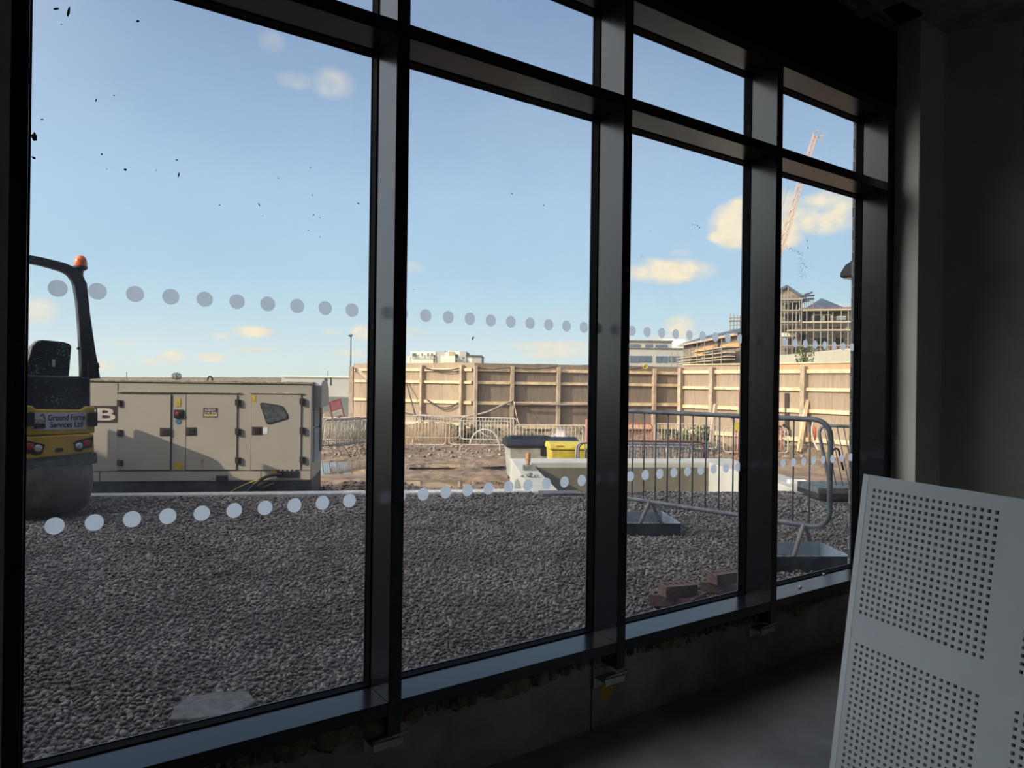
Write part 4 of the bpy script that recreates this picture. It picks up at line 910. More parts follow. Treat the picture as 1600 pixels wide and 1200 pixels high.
MB().lathe([(k1*0.97, 0), (k1*0.97, 0.03), (k1*0.9, 0.06), (k1*0.72, 0.088), (k1*0.42, 0.104), (0, 0.108)], bc+ZZ*0.018, 24).build('beacon_lens', 'beacon', be, smooth=True)

# ------------------------------------------------------------------ bins behind the trough
K = VP(at(793, 700, 14.7), at(906, 700, 14.9)); u_, v_ = touv(K.P(K.L/2, 0)); zgd = float(ground_z(u_, v_))-0.02
bn_ = empty('wheelie_bin', K.P(K.L/2, zgd, -0.4), 'large four-wheeled bin with a scuffed black lid behind the trough', 'bin')
mb = MB(); zl_ = K.sz(850, 698)[1]; L_ = K.L
mb.prism([(0.10, zgd+0.12), (L_-0.12, zgd+0.12), (L_-0.03, zl_), (0.03, zl_)], K.A, K.a, ZZ, K.n, -0.85, 0.0); mb.build('body', 'bin_grey', bn_, bevel=0.03)
mb = MB(); mb.prism([(-0.85, zl_-0.01), (0.04, zl_-0.02), (0.05, zl_+0.05), (-0.10, zl_+0.11), (-0.5, zl_+0.17), (-0.8, zl_+0.10)], K.A, K.n, ZZ, K.a, -0.02, L_+0.02); mb.build('lid', 'bin_black', bn_, bevel=0.02)
mb = MB(); K.boxs(mb, L_-0.20, L_-0.02, zgd+0.3, zl_, -0.02, 0.03); K.boxs(mb, L_*0.45, L_*0.60, zl_-0.18, zl_, 0.0, 0.03); mb.build('lid_strap', 'bin_black', bn_, bevel=0.01)
mb = MB(); mb.prism([(-0.62, zl_+0.12), (-0.30, zl_+0.10), (-0.34, zl_+0.19), (-0.56, zl_+0.20)], K.A, K.n, ZZ, K.a, 0.10, L_*0.62); mb.build('lid_ridge', 'bin_black', bn_, bevel=0.015)
for x in (0.15, L_-0.2):
    for y in (-0.1, -0.75): MB().lathe([(0, -0.03), (0.08, -0.03), (0.08, 0.03), (0, 0.03)], K.P(x, zgd+0.08, y), 14, K.a).build('wheel', 'black_plastic', bn_)
K = VP(at(860, 700, 13.9), at(935, 700, 14.0)); u_, v_ = touv(K.P(K.L/2, 0)); zgd = float(ground_z(u_, v_))-0.02; zl_ = K.sz(880, 702)[1]; zh = K.sz(880, 694.5)[1]; L_ = K.L
gbn = empty('grit_bin', K.P(K.L/2, zgd, -0.3), 'yellow plastic grit bin standing to the right of the black-lidded bin', 'bin')
mb = MB(); mb.prism([(0.06, zgd), (L_-0.06, zgd), (L_-0.01, zl_), (0.01, zl_)], K.A, K.a, ZZ, K.n, -0.6, 0.0); mb.build('body', 'bin_yellow', gbn, bevel=0.03)
mb = MB(); mb.prism([(-0.62, zl_), (0.03, zl_-0.01), (0.02, zl_+0.04), (-0.16, zh+0.02), (-0.5, zh+0.03), (-0.62, zl_+0.05)], K.A, K.n, ZZ, K.a, -0.02, L_+0.02); mb.build('lid', 'bin_yellow', gbn, bevel=0.02)
mb = MB(); K.boxs(mb, 0.12, 0.26, zl_+0.03, zl_+0.075, -0.02, 0.012); mb.build('lid_label', 'wood_handle', gbn)
pl = [at(900.5, 714, 13.6), at(900.5, 702, 13.6), at(902, 696, 13.6), at(906, 692.5, 13.6), at(914, 691, 13.6), at(935, 690.5, 13.6), at(960, 691, 13.6), at(966, 700, 13.6), at(966, 716, 13.6)]
hoop('rail_hoop', [p if 0 < i < 8 else p-ZZ*0.6 for i, p in enumerate(pl)], 0.022, 'muddy_tube', 'bent tube hoop standing in front of the yellow bin', 'hoop')

# white wire hoop on the ground behind the steel barriers, polythene heap, orange tool
cen_ = at(764, 690, 26.8); pl = []
for k in range(17): t = PI*k/16; pl.append(at(757.5+22.5*math.cos(t)+0.0, 696-25*math.sin(t), 26.8))
hoop('cable_drum_rim', pl, 0.035, 'pale_tube', 'pale curved hoop rising out of the scrub behind the steel barriers', 'hoop')
cable([at(748, 672, 26.7), at(757, 679, 26.6), at(764, 683, 26.6)], 0.02, 'pale_tube', 'short pale rod crossing the hoop in the scrub', name='bent_rod', cat='rod')
def heap(name, c, sx_, sy_, h, m, seed, n=28, rough=0.25):
    r = np.random.default_rng(seed); mb = MB(); vs = []; fs = []; nu = n
    ux, uy = _R0, np.cross(ZZ, _R0)
    for j in range(nu+1):
        for i in range(nu+1):
            a, b = 2*i/nu-1, 2*j/nu-1; q = math.hypot(a, b); hh = h*max(0, 1-q*q)**0.8*(1+rough*2*float(vnoise(a*3+seed, b*3, 0.6))+rough*float(vnoise(a*9, b*9+seed, 0.5)))
            vs.append(np.array(c)+ux*a*sx_+uy*b*sy_+ZZ*(hh-0.12))
    for j in range(nu):
        for i in range(nu): p = j*(nu+1)+i; fs.append((p, p+1, p+nu+2, p+nu+1))
    mb.add(vs, fs); return mb.build(name, m, None, smooth='all')
def gpt(px, Z): c = at(px, 600, Z); u_, v_ = touv(c); c[2] = float(ground_z(u_, v_)); return c
tag(heap('polythene_heap', gpt(868, 25.8), 0.95, 0.7, 0.75, 'polythene', 9, rough=0.45), 'crumpled translucent polythene heaped behind the barriers above the yellow bin', 'polythene')
tag(heap('soil_mound', gpt(672, 29.6), 2.6, 1.6, 0.80, 'mound', 2, 44, 0.18), 'orange-brown mound of soil piled against the hoarding', 'soil', kind='stuff')
for k, (px, Z, sx_, h, lb_) in enumerate(((800, 29.2, 2.6, 0.55, 'low bank of stony soil at the hoarding foot behind the bins'), (905, 30.0, 2.2, 0.6, 'bank of stony soil at the hoarding foot, partly behind the second mullion'), (1060, 28.6, 2.8, 0.5, 'bank of stony soil at the hoarding foot beyond the cream barrier'), (1250, 25.4, 2.6, 0.35, 'bank of sandy soil at the hoarding foot by the raking timbers'), (560, 31.5, 2.6, 0.45, 'grassy bank of soil at the left end of the hoarding'))):
    tag(heap('soil_bank', gpt(px, Z), sx_, 1.1, h, 'rubble', 20+k, 36, 0.5), lb_, 'soil', kind='stuff')
# scattered rubble stones
r3 = np.random.default_rng(77); n = 1500; pxs = 500+r3.random(n)*760; Zs = 22+9*r3.random(n); P = np.array([at(x, 600, z) for x, z in zip(pxs, Zs)]); u_, v_ = P[:, 0]*0.902-P[:, 1]*0.432, P[:, 0]*0.432+P[:, 1]*0.902
P[:, 2] = ground_z(u_, v_)+np.where(Zs > 27, 0.22*r3.random(n)*sstep((Zs-27)/2), 0); V, T = stones(P, 0.05+0.14*r3.random(n)**3, r3, 0.2); o = rawmesh('rubble_stones', V, T, 'stone_pale'); tag(o, 'pale broken stones scattered over the mud and banks before the hoarding', 'rubble', kind='stuff')
n = 2600; pxs = 495+r3.random(n)*330; Zs = 9.6+5*r3.random(n)**1.5; P = np.array([at(x, 600, z) for x, z in zip(pxs, Zs)]); u_, v_ = P[:, 0]*0.902-P[:, 1]*0.432, P[:, 0]*0.432+P[:, 1]*0.902
P[:, 2] = ground_z(u_, v_); keep = v_ > 6.8; inp = np.zeros(n, bool)
for (cu, cv, hu, hv, zl, nm) in PUD: inp |= (((u_-cu)/hu)**2+((v_-cv)/hv)**2) < 1.2
P = P[keep & ~inp]; V, T = stones(P, 0.02+0.06*r3.random(len(P))**3, r3, 0.2); o = rawmesh('mud_clods', V, T, 'mud'); tag(o, 'small clods and stones in the churned mud just beyond the kerb', 'clods', kind='stuff')

def bush(name, px, Z, w_, h_, n, m, seed, label, leaf=0.07, z0=None, twig=True, cat='plant'):
    r = np.random.default_rng(seed); c = gpt(px, Z)
    if z0 is not None: c[2] = z0
    e = empty(name, c, label, cat); mb = MB()
    for k in range(n):
        a = r.random(3)*2-1; a /= max(1, np.linalg.norm(a)); p = c+np.array([a[0]*w_/2, a[1]*w_/3, h_*(0.5+0.5*a[2])])
        q = r.normal(size=3); q /= np.linalg.norm(q); t = np.cross(q, r.normal(size=3)); t /= np.linalg.norm(t); l = leaf*(0.6+0.8*r.random())
        mb.add([p-q*l, p+t*l*0.4, p+q*l, p-t*l*0.4], [(0, 1, 2, 3)])
    o = mb.build('foliage', m, e); o['kind'] = 'stuff'
    if twig:
        mb = MB()
        for k in range(14):
            a = r.random()*2*PI; tp = c+np.array([math.cos(a)*w_*0.5*r.random(), math.sin(a)*w_*0.3*r.random(), h_*(0.6+0.6*r.random())]); mid = (c+tp)/2+np.array([r.normal()*0.05*w_, 0, 0.05*h_]); mb.tube([c, mid, tp], [0.02*h_, 0.013*h_, 0.005*h_], 4)
        o = mb.build('stems', 'twig', e); o['kind'] = 'stuff'
    return e
for k, (px, Z, w_, h_, n, m_, lb_) in enumerate(((712, 29.2, 1.2, 0.55, 260, 'weed', 'low green weeds on the soil by the narrow fence bay'), (728, 28.6, 0.9, 0.8, 260, 'weed_dark', 'dark scrub at the foot of the fence post left of the pale hoop'), (760, 28.8, 1.5, 0.75, 420, 'weed_dark', 'dark scrub growing inside the pale hoop'),
        (815, 28.4, 1.6, 0.5, 260, 'weed', 'scrubby weeds behind the bins'), (1057, 27.2, 1.2, 0.7, 300, 'weed_dark', 'dark bush behind the left part of the cream barrier'), (1090, 26.6, 1.4, 1.05, 420, 'weed', 'green bush seen through the middle of the cream barrier'), (1103, 27.0, 0.7, 1.0, 240, 'weed_dark', 'dark green bush near the raking strut behind the cream barrier'),
        (1233, 26.4, 1.0, 1.1, 420, 'weed_dark', 'dark straggly bush left of the raking timber'), (1268, 26.0, 0.8, 0.5, 200, 'weed_dark', 'low dark scrub at the foot of the raking timber'), (560, 29.8, 1.6, 0.4, 260, 'weed', 'green weeds at the left end of the hoarding'))):
    bush('scrub', px, Z, w_, h_, n, m_, 100+k, lb_)

# ------------------------------------------------------------------ hoarding
def hoarding(P0, P1, pxposts, label, m_sheet, ztop, rails, pw=0.12, pd=0.24, step=None, first_rail=True):
    K = VP(P0, P1); zb_ = -2.62
    e = empty('site_hoarding', K.P(K.L/2, zb_), label, 'fence', 'hoarding around the site')
    ss = [K.sz(p, 630)[0] for p in pxposts]
    edges = sorted(set([0.0]+[x for x in ss if 0.2 < x < K.L-0.2]+[K.L]))
    for i in range(len(edges)-1):
        a, b2 = edges[i], edges[i+1]; n = max(1, int(round((b2-a)/1.25)))
        for k in range(n):
            mb = MB(); K.boxs(mb, a+(b2-a)*k/n+0.002, a+(b2-a)*(k+1)/n-0.002, zb_, ztop+0.015*((k*7+i*3) % 3-1), -0.03, 0.0); mb.build('plywood_sheet', m_sheet, e)
        for (z_, h_) in rails:
            mb = MB(); K.boxs(mb, a+0.07, b2-0.09, z_-h_/2, z_+h_/2, 0.0, 0.10); mb.build('rail', 'rail', e)
    for x in ss:
        if -0.1 < x < K.L+0.1: mb = MB(); K.boxs(mb, x-pw/2, x+pw/2, zb_, ztop-0.12, 0.0, pd); mb.build('post', 'post', e)
    return K, e
RL = ((0.60, 0.13), (0.045, 0.12), (-0.84, 0.14), (-1.86, 0.20))
a0, a1 = at(552, 600, 35.2), at(741, 600, 30.9); HA_, ea = hoarding(a0, a1, [583, 624, 662, 724], 'sunlit left-hand stretch of plywood hoarding with a narrow bay at its right end', 'sheet', 0.92, RL)
b0, b1 = at(741.5, 600, 30.7), at(1063, 600, 32.6); HB_, eb = hoarding(b0, b1, [742, 799, 871, 945, 1020], 'longest stretch of plywood hoarding, shade-toned and streaked with broad post shadows, behind the bins', 'sheet_shaded', 0.90, RL, pw=0.13)
c0, c1 = at(1063.5, 600, 30.0), at(1430, 600, 22.8); HC_, ec = hoarding(c0, c1, [1066, 1115, 1175, 1258, 1345], 'bright stretch of plywood hoarding at the right, beyond the third mullion', 'sheet', 0.90, ((0.60, 0.13), (-0.05, 0.12), (-0.83, 0.14), (-1.86, 0.16)), pw=0.16)
# return between the two stretches and the coloured top strip
K = VP(b1, c0*1.0+np.array([0.001, 0, 0])); mb = MB(); K.boxs(mb, 0, K.L, -2.62, 0.90, -0.03, 0); mb.build('return_sheet', 'sheet_shaded', eb)
mb = MB(); a_ = HC_.sz(1216, 600)[0]; b_ = HC_.sz(1400, 600)[0]; HC_.boxs(mb, a_, b_, 0.66, 0.905, 0.0, 0.012); mb.build('orange_top_board', 'osb', ec)
mb = MB(); HC_.boxs(mb, HC_.sz(1068, 600)[0], b_, 0.88, 0.93, -0.06, 0.06); mb.build('capping_rail', 'rail', ec)
# free end post, raking struts
mb = MB(); p = at(549, 600, 34.0); mb.box(-0.10, 0.10, -0.1, 0.1, -2.62, 0.72, (np.array([p[0], p[1], 0]), _R0, np.cross(ZZ, _R0), ZZ)); tag(mb.build('fence_post', 'post', None), 'thick lone post at the left end of the hoarding', 'post')
def strut(pts, w_, m_, label): mb = MB(); mb.tube(pts, w_, 4); return tag(mb.build('raking_strut', m_, None), label, 'strut', 'raking struts of the hoarding')
strut([at(556, 576, 34.2), at(585, 603, 33.4)], 0.10, 'post', 'dark double strut sloping down from the left end of the hoarding')
strut([at(1261, 625, 25.6), at(1248, 706, 24.9)], 0.08, 'rail', 'pale raking strut beside the post at the far right')
strut([at(1118, 633, 27.5), at(1110, 695, 26.2)], 0.09, 'post', 'raking strut behind the cream barrier')
strut([at(635, 598, 33.0), at(651, 656, 31.6)], 0.035, 'cable', 'thin dark raking prop in the bay right of the first mullion')
strut([at(1229, 614, 26.2), at(1229, 670, 26.2)], 0.09, 'cable', 'short dark upright leaning on the hoarding at the right')
hb = lambda K_, px, py, d_=0.16: K_.hit(px, py)+K_.n*d_
cable([hb(HA_, 620, 636, 0.3), hb(HA_, 650, 645, 0.3), hb(HA_, 690, 651, 0.32), hb(HA_, 735, 650, 0.3), hb(HB_, 760, 643, 0.35), hb(HB_, 780, 634, 0.3), hb(HB_, 800, 625, 0.28)], 0.05, 'hose', 'thick pale hose slung along the hoarding left of the bins')
cable([hb(HB_, 800, 629, 0.3), hb(HB_, 830, 631, 0.3), hb(HB_, 870, 632, 0.3), hb(HB_, 925, 632, 0.3)], 0.045, 'hose', 'pale hose pinned straight along the hoarding above the bins')
cable([hb(HA_, 664, 574), hb(HA_, 680, 577.5), hb(HA_, 705, 578), hb(HA_, 722, 575)], 0.022, 'cable', 'dark cable draped along the hoarding top in the wide sunlit bay')
cable([hb(HA_, 668, 576), hb(HA_, 690, 580), hb(HA_, 705, 581.5), hb(HA_, 723, 579)], 0.022, 'cable', 'second dark cable sagging just below the hoarding top in the wide sunlit bay')
cable([hb(HB_, 744, 575), hb(HB_, 770, 577), hb(HB_, 799, 575), hb(HB_, 835, 577), hb(HB_, 870, 573)], 0.022, 'cable', 'dark cable looped along the hoarding top above the bins')
cable([hb(HA_, 671, 624), hb(HA_, 680, 630), hb(HA_, 695, 639.5), hb(HA_, 708, 637), hb(HA_, 719, 629)], 0.024, 'cable', 'dark cable sagging across the middle of the wide sunlit bay')
cable([hb(HA_, 671, 624.5), hb(HA_, 682, 633), hb(HA_, 697, 637), hb(HA_, 710, 634), hb(HA_, 719, 630)], 0.020, 'cable', 'thinner cable crossing the middle of the wide sunlit bay')
cable([hb(HB_, 983, 577), hb(HB_, 995, 575.5), hb(HB_, 1003, 574)], 0.025, 'cable', 'short dark cable ending in a yellow coil on the hoarding')
pl = [HB_.hit(1005.5+3.3*math.cos(t), 573+3.3*math.sin(t))+HB_.n*0.2 for t in np.linspace(0, 2*PI, 17)]
hoop('coiled_rope', pl, 0.035, 'bin_yellow', 'small yellow coil hanging on the hoarding right of the second mullion', 'rope')
cable([hb(HB_, 800, 626, 0.35), hb(HB_, 804, 660, 0.9), hb(HB_, 815, 688, 1.6)], 0.014, 'rail', 'yellow strap running from the hoarding down towards the bins', name='strap', cat='strap')
cable([at(1272, 655, 23.5), at(1268.5, 672, 23.3), at(1272, 690, 23.2), at(1279, 704, 23)], 0.03, 'pale_tube', 'pale hose trailing from the orange tool at the right')
mb = MB(); mb.lathe([(0, 0), (0.09, 0.02), (0.11, 0.2), (0.10, 0.42), (0.05, 0.5), (0, 0.52)], at(1270, 689, 23.4), 12); tag(mb.build('orange_hose_reel', 'hivis_orange', None, smooth=True), 'orange tool or reel standing by the post at the far right', 'tool')
# cloths by the third mullion
mb = MB(); K = VP(at(1140, 600, 22.2), at(1160, 600, 22.2)); K.poly(mb, [(1145.5, 662), (1150, 659.5), (1156, 660), (1155.5, 676), (1150, 672), (1147, 673)], 0.0, 0.04); tag(mb.build('yellow_cloth', 'bin_yellow', None, bevel=0.01), 'yellow cloth hung over the red barrier beside the third mullion', 'cloth')
mb = MB(); K = VP(at(1140, 600, 24.2), at(1165, 600, 24.2)); K.poly(mb, [(1151.5, 639), (1157, 637), (1158, 652), (1152, 652)], 0.0, 0.05); tag(mb.build('lime_cloth', 'hivis_green', None, bevel=0.01), 'lime green cloth on the fence beside the third mullion', 'cloth')
mb = MB(); mb.tube([at(1155, 609, 26.2), at(1154.5, 700, 26.0)], 0.035, 8); tag(mb.build('red_pole', 'faded_pink', None), 'red pole standing against the hoarding beside the third mullion', 'pole')
mb = MB(); mb.tube([at(917.5, 655, 24.6), at(916.5, 700, 24.5)], 0.06, 8); tag(mb.build('red_pole', 'faded_pink', None), 'thick red post just left of the second mullion above the yellow bin', 'pole')
# red plastic barrier tipped against the pile at the left
K = VP(at(505, 600, 24.5), at(560, 600, 24.5)); rb = empty('plastic_barrier', K.P(0.6, -1.75), 'tilted red plastic barrier panel against the pile right of the generator', 'barrier')
mb = MB(); K.poly(mb, [(515.5, 628.5), (531, 624.5), (535, 638), (518, 643)], 0.0, 0.05); mb.build('panel', 'faded_red', rb, bevel=0.02)
mb = MB(); K.poly(mb, [(518, 643.5), (535, 638.5), (536.5, 648), (520, 652)], 0.0, 0.05); mb.build('board', 'muddy_tube', rb, bevel=0.01)
mb = MB(); mb.tube([K.P(*K.sz(x, y), 0.04) for x, y in ((514.5, 628), (520, 655), (538, 650), (531.5, 623.5), (514.5, 628))], 0.03, 6); mb.build('frame', 'faded_red', rb)
tag(heap('rubbish_heap', gpt(520, 31.0), 2.6, 1.6, 0.9, 'rubble', 41, 44, 0.35), 'untidy brown heap of rubble behind the barriers at the left', 'rubble', kind='stuff')

# ------------------------------------------------------------------ beyond the hoarding
def bld(name, Z, label, cat='building', px=None, group=None):
    c = at(px, 600, Z); return empty(name, (c[0], c[1], -2.6), label, cat, group)
def blk(K, mbx, x0, y0, x1, depth, m, e, name='wall', d0=0.0):
    a, b_, z0, z1 = K.rect(x0, y0, x1, y0+10); MB().box(a, b_, -depth, d0, -2.6, z1, K.fr()).build(name, m, e)
def wins(K, e, lst, m='far_glass', d=0.0, name='window'):
    for (x0, y0, x1, y1) in lst: mb = MB(); K.box(mb, x0, y0, x1, y1, d, d+0.08); mb.build(name, m, e)
# pale flats over the hoarding
K = VP(at(600, 600, 150), at(800, 600, 150)); e = bld('apartment_block', 150, 'cream flat-roofed apartment block showing over the hoarding right of the first mullion', px=690)
blk(K, 0, 641, 549, 681, 14, 'far_white', e); blk(K, 0, 682, 548.6, 695, 13, 'far_grey', e); blk(K, 0, 695, 550.5, 702, 12, 'far_white', e); blk(K, 0, 701, 548.5, 718, 12, 'far_white', e); blk(K, 0, 718, 549, 728.5, 12.5, 'far_grey', e, d0=0.3)
blk(K, 0, 690, 556.5, 712, 10, 'far_white', e, 'balcony', 1.6); blk(K, 0, 636, 557, 642, 10, 'far_white', e); blk(K, 0, 728.5, 555.8, 738, 9, 'far_white', e); blk(K, 0, 737.5, 556.5, 752.5, 12, 'far_grey', e); 
mb = MB(); K.box(mb, 728, 555.2, 753, 556.6, -12, 0.4); mb.build('roof_edge', 'slate', e)
wins(K, e, [(644.5, 552, 651, 557.5), (659, 552, 661.5, 557), (668, 552, 670.5, 557.5), (674, 552, 677, 556.5), (711, 563, 714, 564.5), (722.5, 558, 725, 560.5), (728, 562, 730, 566)], 'far_glass', 0.32)
wins(K, e, [(641, 558.5, 680, 559.5)], 'far_grey', 0.3, 'balcony_rail'); wins(K, e, [(677.5, 555, 680, 567), (711.5, 553.5, 716, 558)], 'far_dark', 0.3, 'opening'); wins(K, e, [(702, 549.5, 710, 558)], 'scaf_board', 0.1, 'panel')
# modern block in the third bay
K = VP(at(960, 600, 92), at(1100, 600, 92)); e = bld('modern_block', 92, 'greige two-tier block with ribbon windows over the hoarding right of the second mullion', px=1030)
blk(K, 0, 950, 532.5, 1050, 12, 'far_grey', e, 'upper_storey'); blk(K, 0, 950, 545, 1084.5, 14, 'far_grey', e, 'lower_storey', 2.0)
mb = MB(); K.box(mb, 950, 531.6, 1051, 533.2, -12, 0.3); K.box(mb, 950, 544.6, 1085.2, 546, -14, 2.2); mb.build('parapet', 'far_brown', e)
wins(K, e, [(984, 538, 992, 544), (992.5, 538, 1000, 544), (1008, 538, 1013, 544.5), (1014, 538, 1019, 544.5), (1024, 538.5, 1029, 545), (1030, 538.5, 1035, 545), (1036, 538.5, 1042, 545)], 'far_glass', 0.02)
wins(K, e, [(980, 557, 995, 567), (996, 557, 1004, 566.5), (1005, 557, 1013, 566.5), (1020, 557.5, 1028, 567), (1029, 557.5, 1037, 567), (1039, 557.5, 1047, 566.5), (1048, 557.5, 1056.5, 566.5), (1063, 558, 1069, 570), (1070, 558, 1078, 568)], 'far_glass', 2.02)
K = VP(at(1030, 600, 130), at(1090, 600, 130)); e = bld('white_block', 130, 'bright white boxy building between the greige block and the slate terrace', px=1062); blk(K, 0, 1040, 529.5, 1071, 10, 'white', e)
# terrace under construction with a slate roof
P0, P1 = at(1066, 600, 78), at(1157, 600, 60); K = VP(P0, P1); e = bld('slate_terrace', 70, 'brick terrace being built, blue-grey slate roof and orange sheathing, left of the third mullion', px=1120)
zE = K.sz(1110, 530)[1]; a0 = K.sz(1069, 540)[0]; a1 = K.L
mb = MB(); K.boxs(mb, a0, a1, -2.6, zE, -3, 0); mb.build('wall', 'far_brown', e)
mb = MB(); zR = 5.25; ar = K.sz(1083, 530)[0]
mb.add([K.P(a0-0.3, zE, 0.5), K.P(a1, zE, 0.5), K.P(a1, zR, -1.2), K.P(ar, zR, -1.2), K.P(a0-0.3, zE, -3), K.P(a1, zE, -3)], [(0, 1, 2, 3), (0, 3, 4), (3, 2, 5, 4), (0, 4, 5, 1), (1, 5, 2)]); mb.build('roof', 'slate', e)
mb = MB(); K.boxs(mb, a0-0.4, a1, zE-0.22, zE-0.02, 0.3, 0.6); mb.build('gutter_board', 'scaf_board', e)
for q in ((1128, 537.0, 1156, 544), (1088, 545, 1102, 549.5), (1100, 541, 1118, 545), (1087, 550, 1100, 556)): mb = MB(); K.box(mb, *q, 0.01, 0.15); mb.build('sheathing_panel', 'far_orange', e)
wins(K, e, [(1085, 537, 1094, 541), (1123, 532, 1128, 541), (1115, 548, 1128, 554), (1082, 556, 1095, 560), (1130, 556, 1150, 562), (1104, 551, 1112, 558)], 'far_dark', 0.02, 'opening')
sc = bld('scaffold', 68, 'scaffolding along the slate-roofed terrace left of the third mullion', 'scaffold', px=1115, group='scaffolding')
for y0, y1, x0, x1 in ((547, 546, 1102, 1160), (557, 555, 1078, 1160), (563, 560, 1078, 1160), (566, 565, 1078, 1160)):
    sa, za = K.sz(x0, y0); sb, zb2 = K.sz(x1, y1); zm = (za+zb2)/2; mb = MB(); K.boxs(mb, sa, sb, zm-0.05, zm+0.04, 0.6, 1.4); mb.build('board_platform', 'scaf_board', sc)
for k in range(8):
    sx_ = a0+0.5+(a1-a0-1)*k/7; mb = MB(); mb.tube([K.P(sx_, -2.6, 1.5), K.P(sx_, zE-0.9+0.4*(k % 3), 1.5)], 0.04, 5); mb.build('standard', 'scaffold', sc)
# small scaffold tower at the right end of its roof
for x_ in (1141, 1146, 1151, 1156):
    p = at(x_, 524, 66); q = at(x_+0.2, 490+((x_*3) % 7), 66); q[:2] = p[:2]; p[2] = -2.6; mb = MB(); mb.tube([p, q], 0.05, 5); mb.build('standard', 'scaffold', sc)
for y_ in (497, 501.5, 508, 515): mb = MB(); mb.tube([at(1139, y_, 66), at(1162, y_-0.6, 66)], 0.09 if y_ == 501.5 else 0.04, 5); mb.build('ledger', 'scaffold', sc)
# scaffolded houses in the last bay
K = VP(at(1180, 600, 84), at(1400, 600, 80)); e = bld('gabled_house', 84, 'scaffolded brick house with a steep gable, tallest roof in the last bay', px=1232)
sp0 = lambda x, y: K.sz(x, y)
a, zR = sp0(1229, 449); al = sp0(1196, 470)[0]; ar = sp0(1252, 465)[0]; zE = sp0(1252, 465)[1]
mb = MB(); mb.prism([(al, -2.6), (ar, -2.6), (ar, zE), (a, zR), (al, sp0(1200, 467)[1])], K.A, K.a, ZZ, K.n, -10, 0); mb.build('wall', 'far_brown', e)
mb = MB(); t = 0.28
mb.prism([(ar+0.5, zE-0.35), (ar+0.5, zE), (a, zR+t), (al-0.4, sp0(1200, 467)[1]), (al-0.4, sp0(1200, 467)[1]-0.35), (a, zR-0.05)], K.A, K.a, ZZ, K.n, -10.2, 0.3); mb.build('roof_verge', 'slate', e)
wins(K, e, [(1225, 473, 1232, 485), (1234, 473, 1248, 485), (1227, 491, 1235, 503), (1237, 491, 1248, 503), (1222, 513, 1240, 521), (1224, 528, 1244, 540)], 'far_dark', 0.02, 'opening')
wins(K, e, [(1248.4, 471, 1250, 486), (1248.4, 489, 1250, 504), (1226, 474, 1233, 475), (1220, 520, 1246, 526)], 'far_white', 0.05, 'reveal')
e2 = bld('hipped_house', 86, 'scaffolded house with a dark hipped slate roof beside the brick pier', px=1290)
a_, zE2 = sp0(1252, 485.5); b_ = sp0(1345, 485)[0]; ap, zA = sp0(1294, 467.5); zA = zA*1.07
mb = MB(); K.boxs(mb, a_, b_, -2.6, zE2, -10, -1.0); mb.build('wall', 'far_brown', e2)
mb = MB(); mb.add([K.P(a_, zE2, 0), K.P(sp0(1320, 480)[0]+0.6, zE2, 0), K.P(ap, zA, -5), K.P(a_, zE2, -10), K.P(sp0(1320, 480)[0]+0.6, zE2, -10)], [(0, 1, 2), (0, 2, 3), (1, 4, 2), (0, 3, 4, 1), (3, 2, 4)]); mb.build('roof', 'slate', e2)
mb = MB(); K.boxs(mb, sp0(1305, 480)[0], b_, zE2, sp0(1300, 480)[1], -6, -0.6); mb.build('side_roof', 'slate', e2)
wins(K, e2, [(1273, 492, 1285, 503), (1291, 492, 1299, 503), (1254, 492, 1268, 503), (1270, 510, 1320, 516), (1243+2, 522, 1262, 545), (1272, 527, 1294, 543), (1308, 527, 1320, 540)], 'far_dark', -0.98, 'opening')
wins(K, e2, [(1270.5, 490, 1304, 491.7), (1270.5, 490, 1272.5, 504), (1286, 492, 1290.5, 500), (1299.5, 492, 1303.5, 503)], 'far_white', -0.95, 'reveal')
wins(K, e2, [(1309, 493, 1324, 499)], 'white', -0.9, 'wrapped_panel')
sc = bld('scaffold', 80, 'scaffolding wrapped around the gabled and hipped houses in the last bay', 'scaffold', px=1270, group='scaffolding')
for (x0, x1, y_, m_) in ((1252, 1328, 484.0, 'brick'), (1246, 1328, 486.5, 'scaf_board'), (1243, 1330, 505, 'scaf_board'), (1228, 1330, 517.5, 'scaf_board'), (1214, 1252, 470, 'scaffold'), (1214, 1252, 487, 'scaffold'), (1214, 1252, 505, 'scaffold'), (1218, 1330, 541, 'scaffold')):
    sa, zz = sp0(x0, y_); sb = sp0(x1, y_)[0]; mb = MB(); K.boxs(mb, sa, sb, zz-0.10, zz+0.08, 0.5, 1.5); mb.build('board_platform', m_, sc)
for k, x_ in enumerate((1214, 1219, 1224, 1229, 1236, 1242, 1250, 1258, 1269, 1280, 1291, 1298, 1311, 1322, 1330)):
    sx_ = sp0(x_, 500)[0]; zt_ = sp0(x_, (452 if x_ < 1232 else 470) if x_ < 1252 else 482)[1]-0.3*(k % 3); mb = MB(); mb.tube([K.P(sx_, -2.6, 1.4), K.P(sx_, zt_, 1.4)], 0.06, 5); mb.build('standard', 'scaffold', sc)
for k in range(6):
    x_ = 1252+k*3.4; sx_ = sp0(x_, 470)[0]; mb = MB(); mb.tube([K.P(sx_, sp0(x_, 487)[1], 0.8), K.P(sx_, sp0(x_, 459+(k*5) % 7)[1], 0.8)], 0.045, 4); mb.build('guard_post', 'scaffold', sc)
for (x0, y0, x1, y1) in ((1249, 464, 1271, 463), (1249, 469, 1270, 468), (1250, 473, 1263, 471), (1255, 462, 1268, 458)):
    mb = MB(); mb.tube([K.P(*sp0(x0, y0), 0.9), K.P(*sp0(x1, y1), 0.9)], 0.10, 4); mb.build('ledger', 'slate', sc)
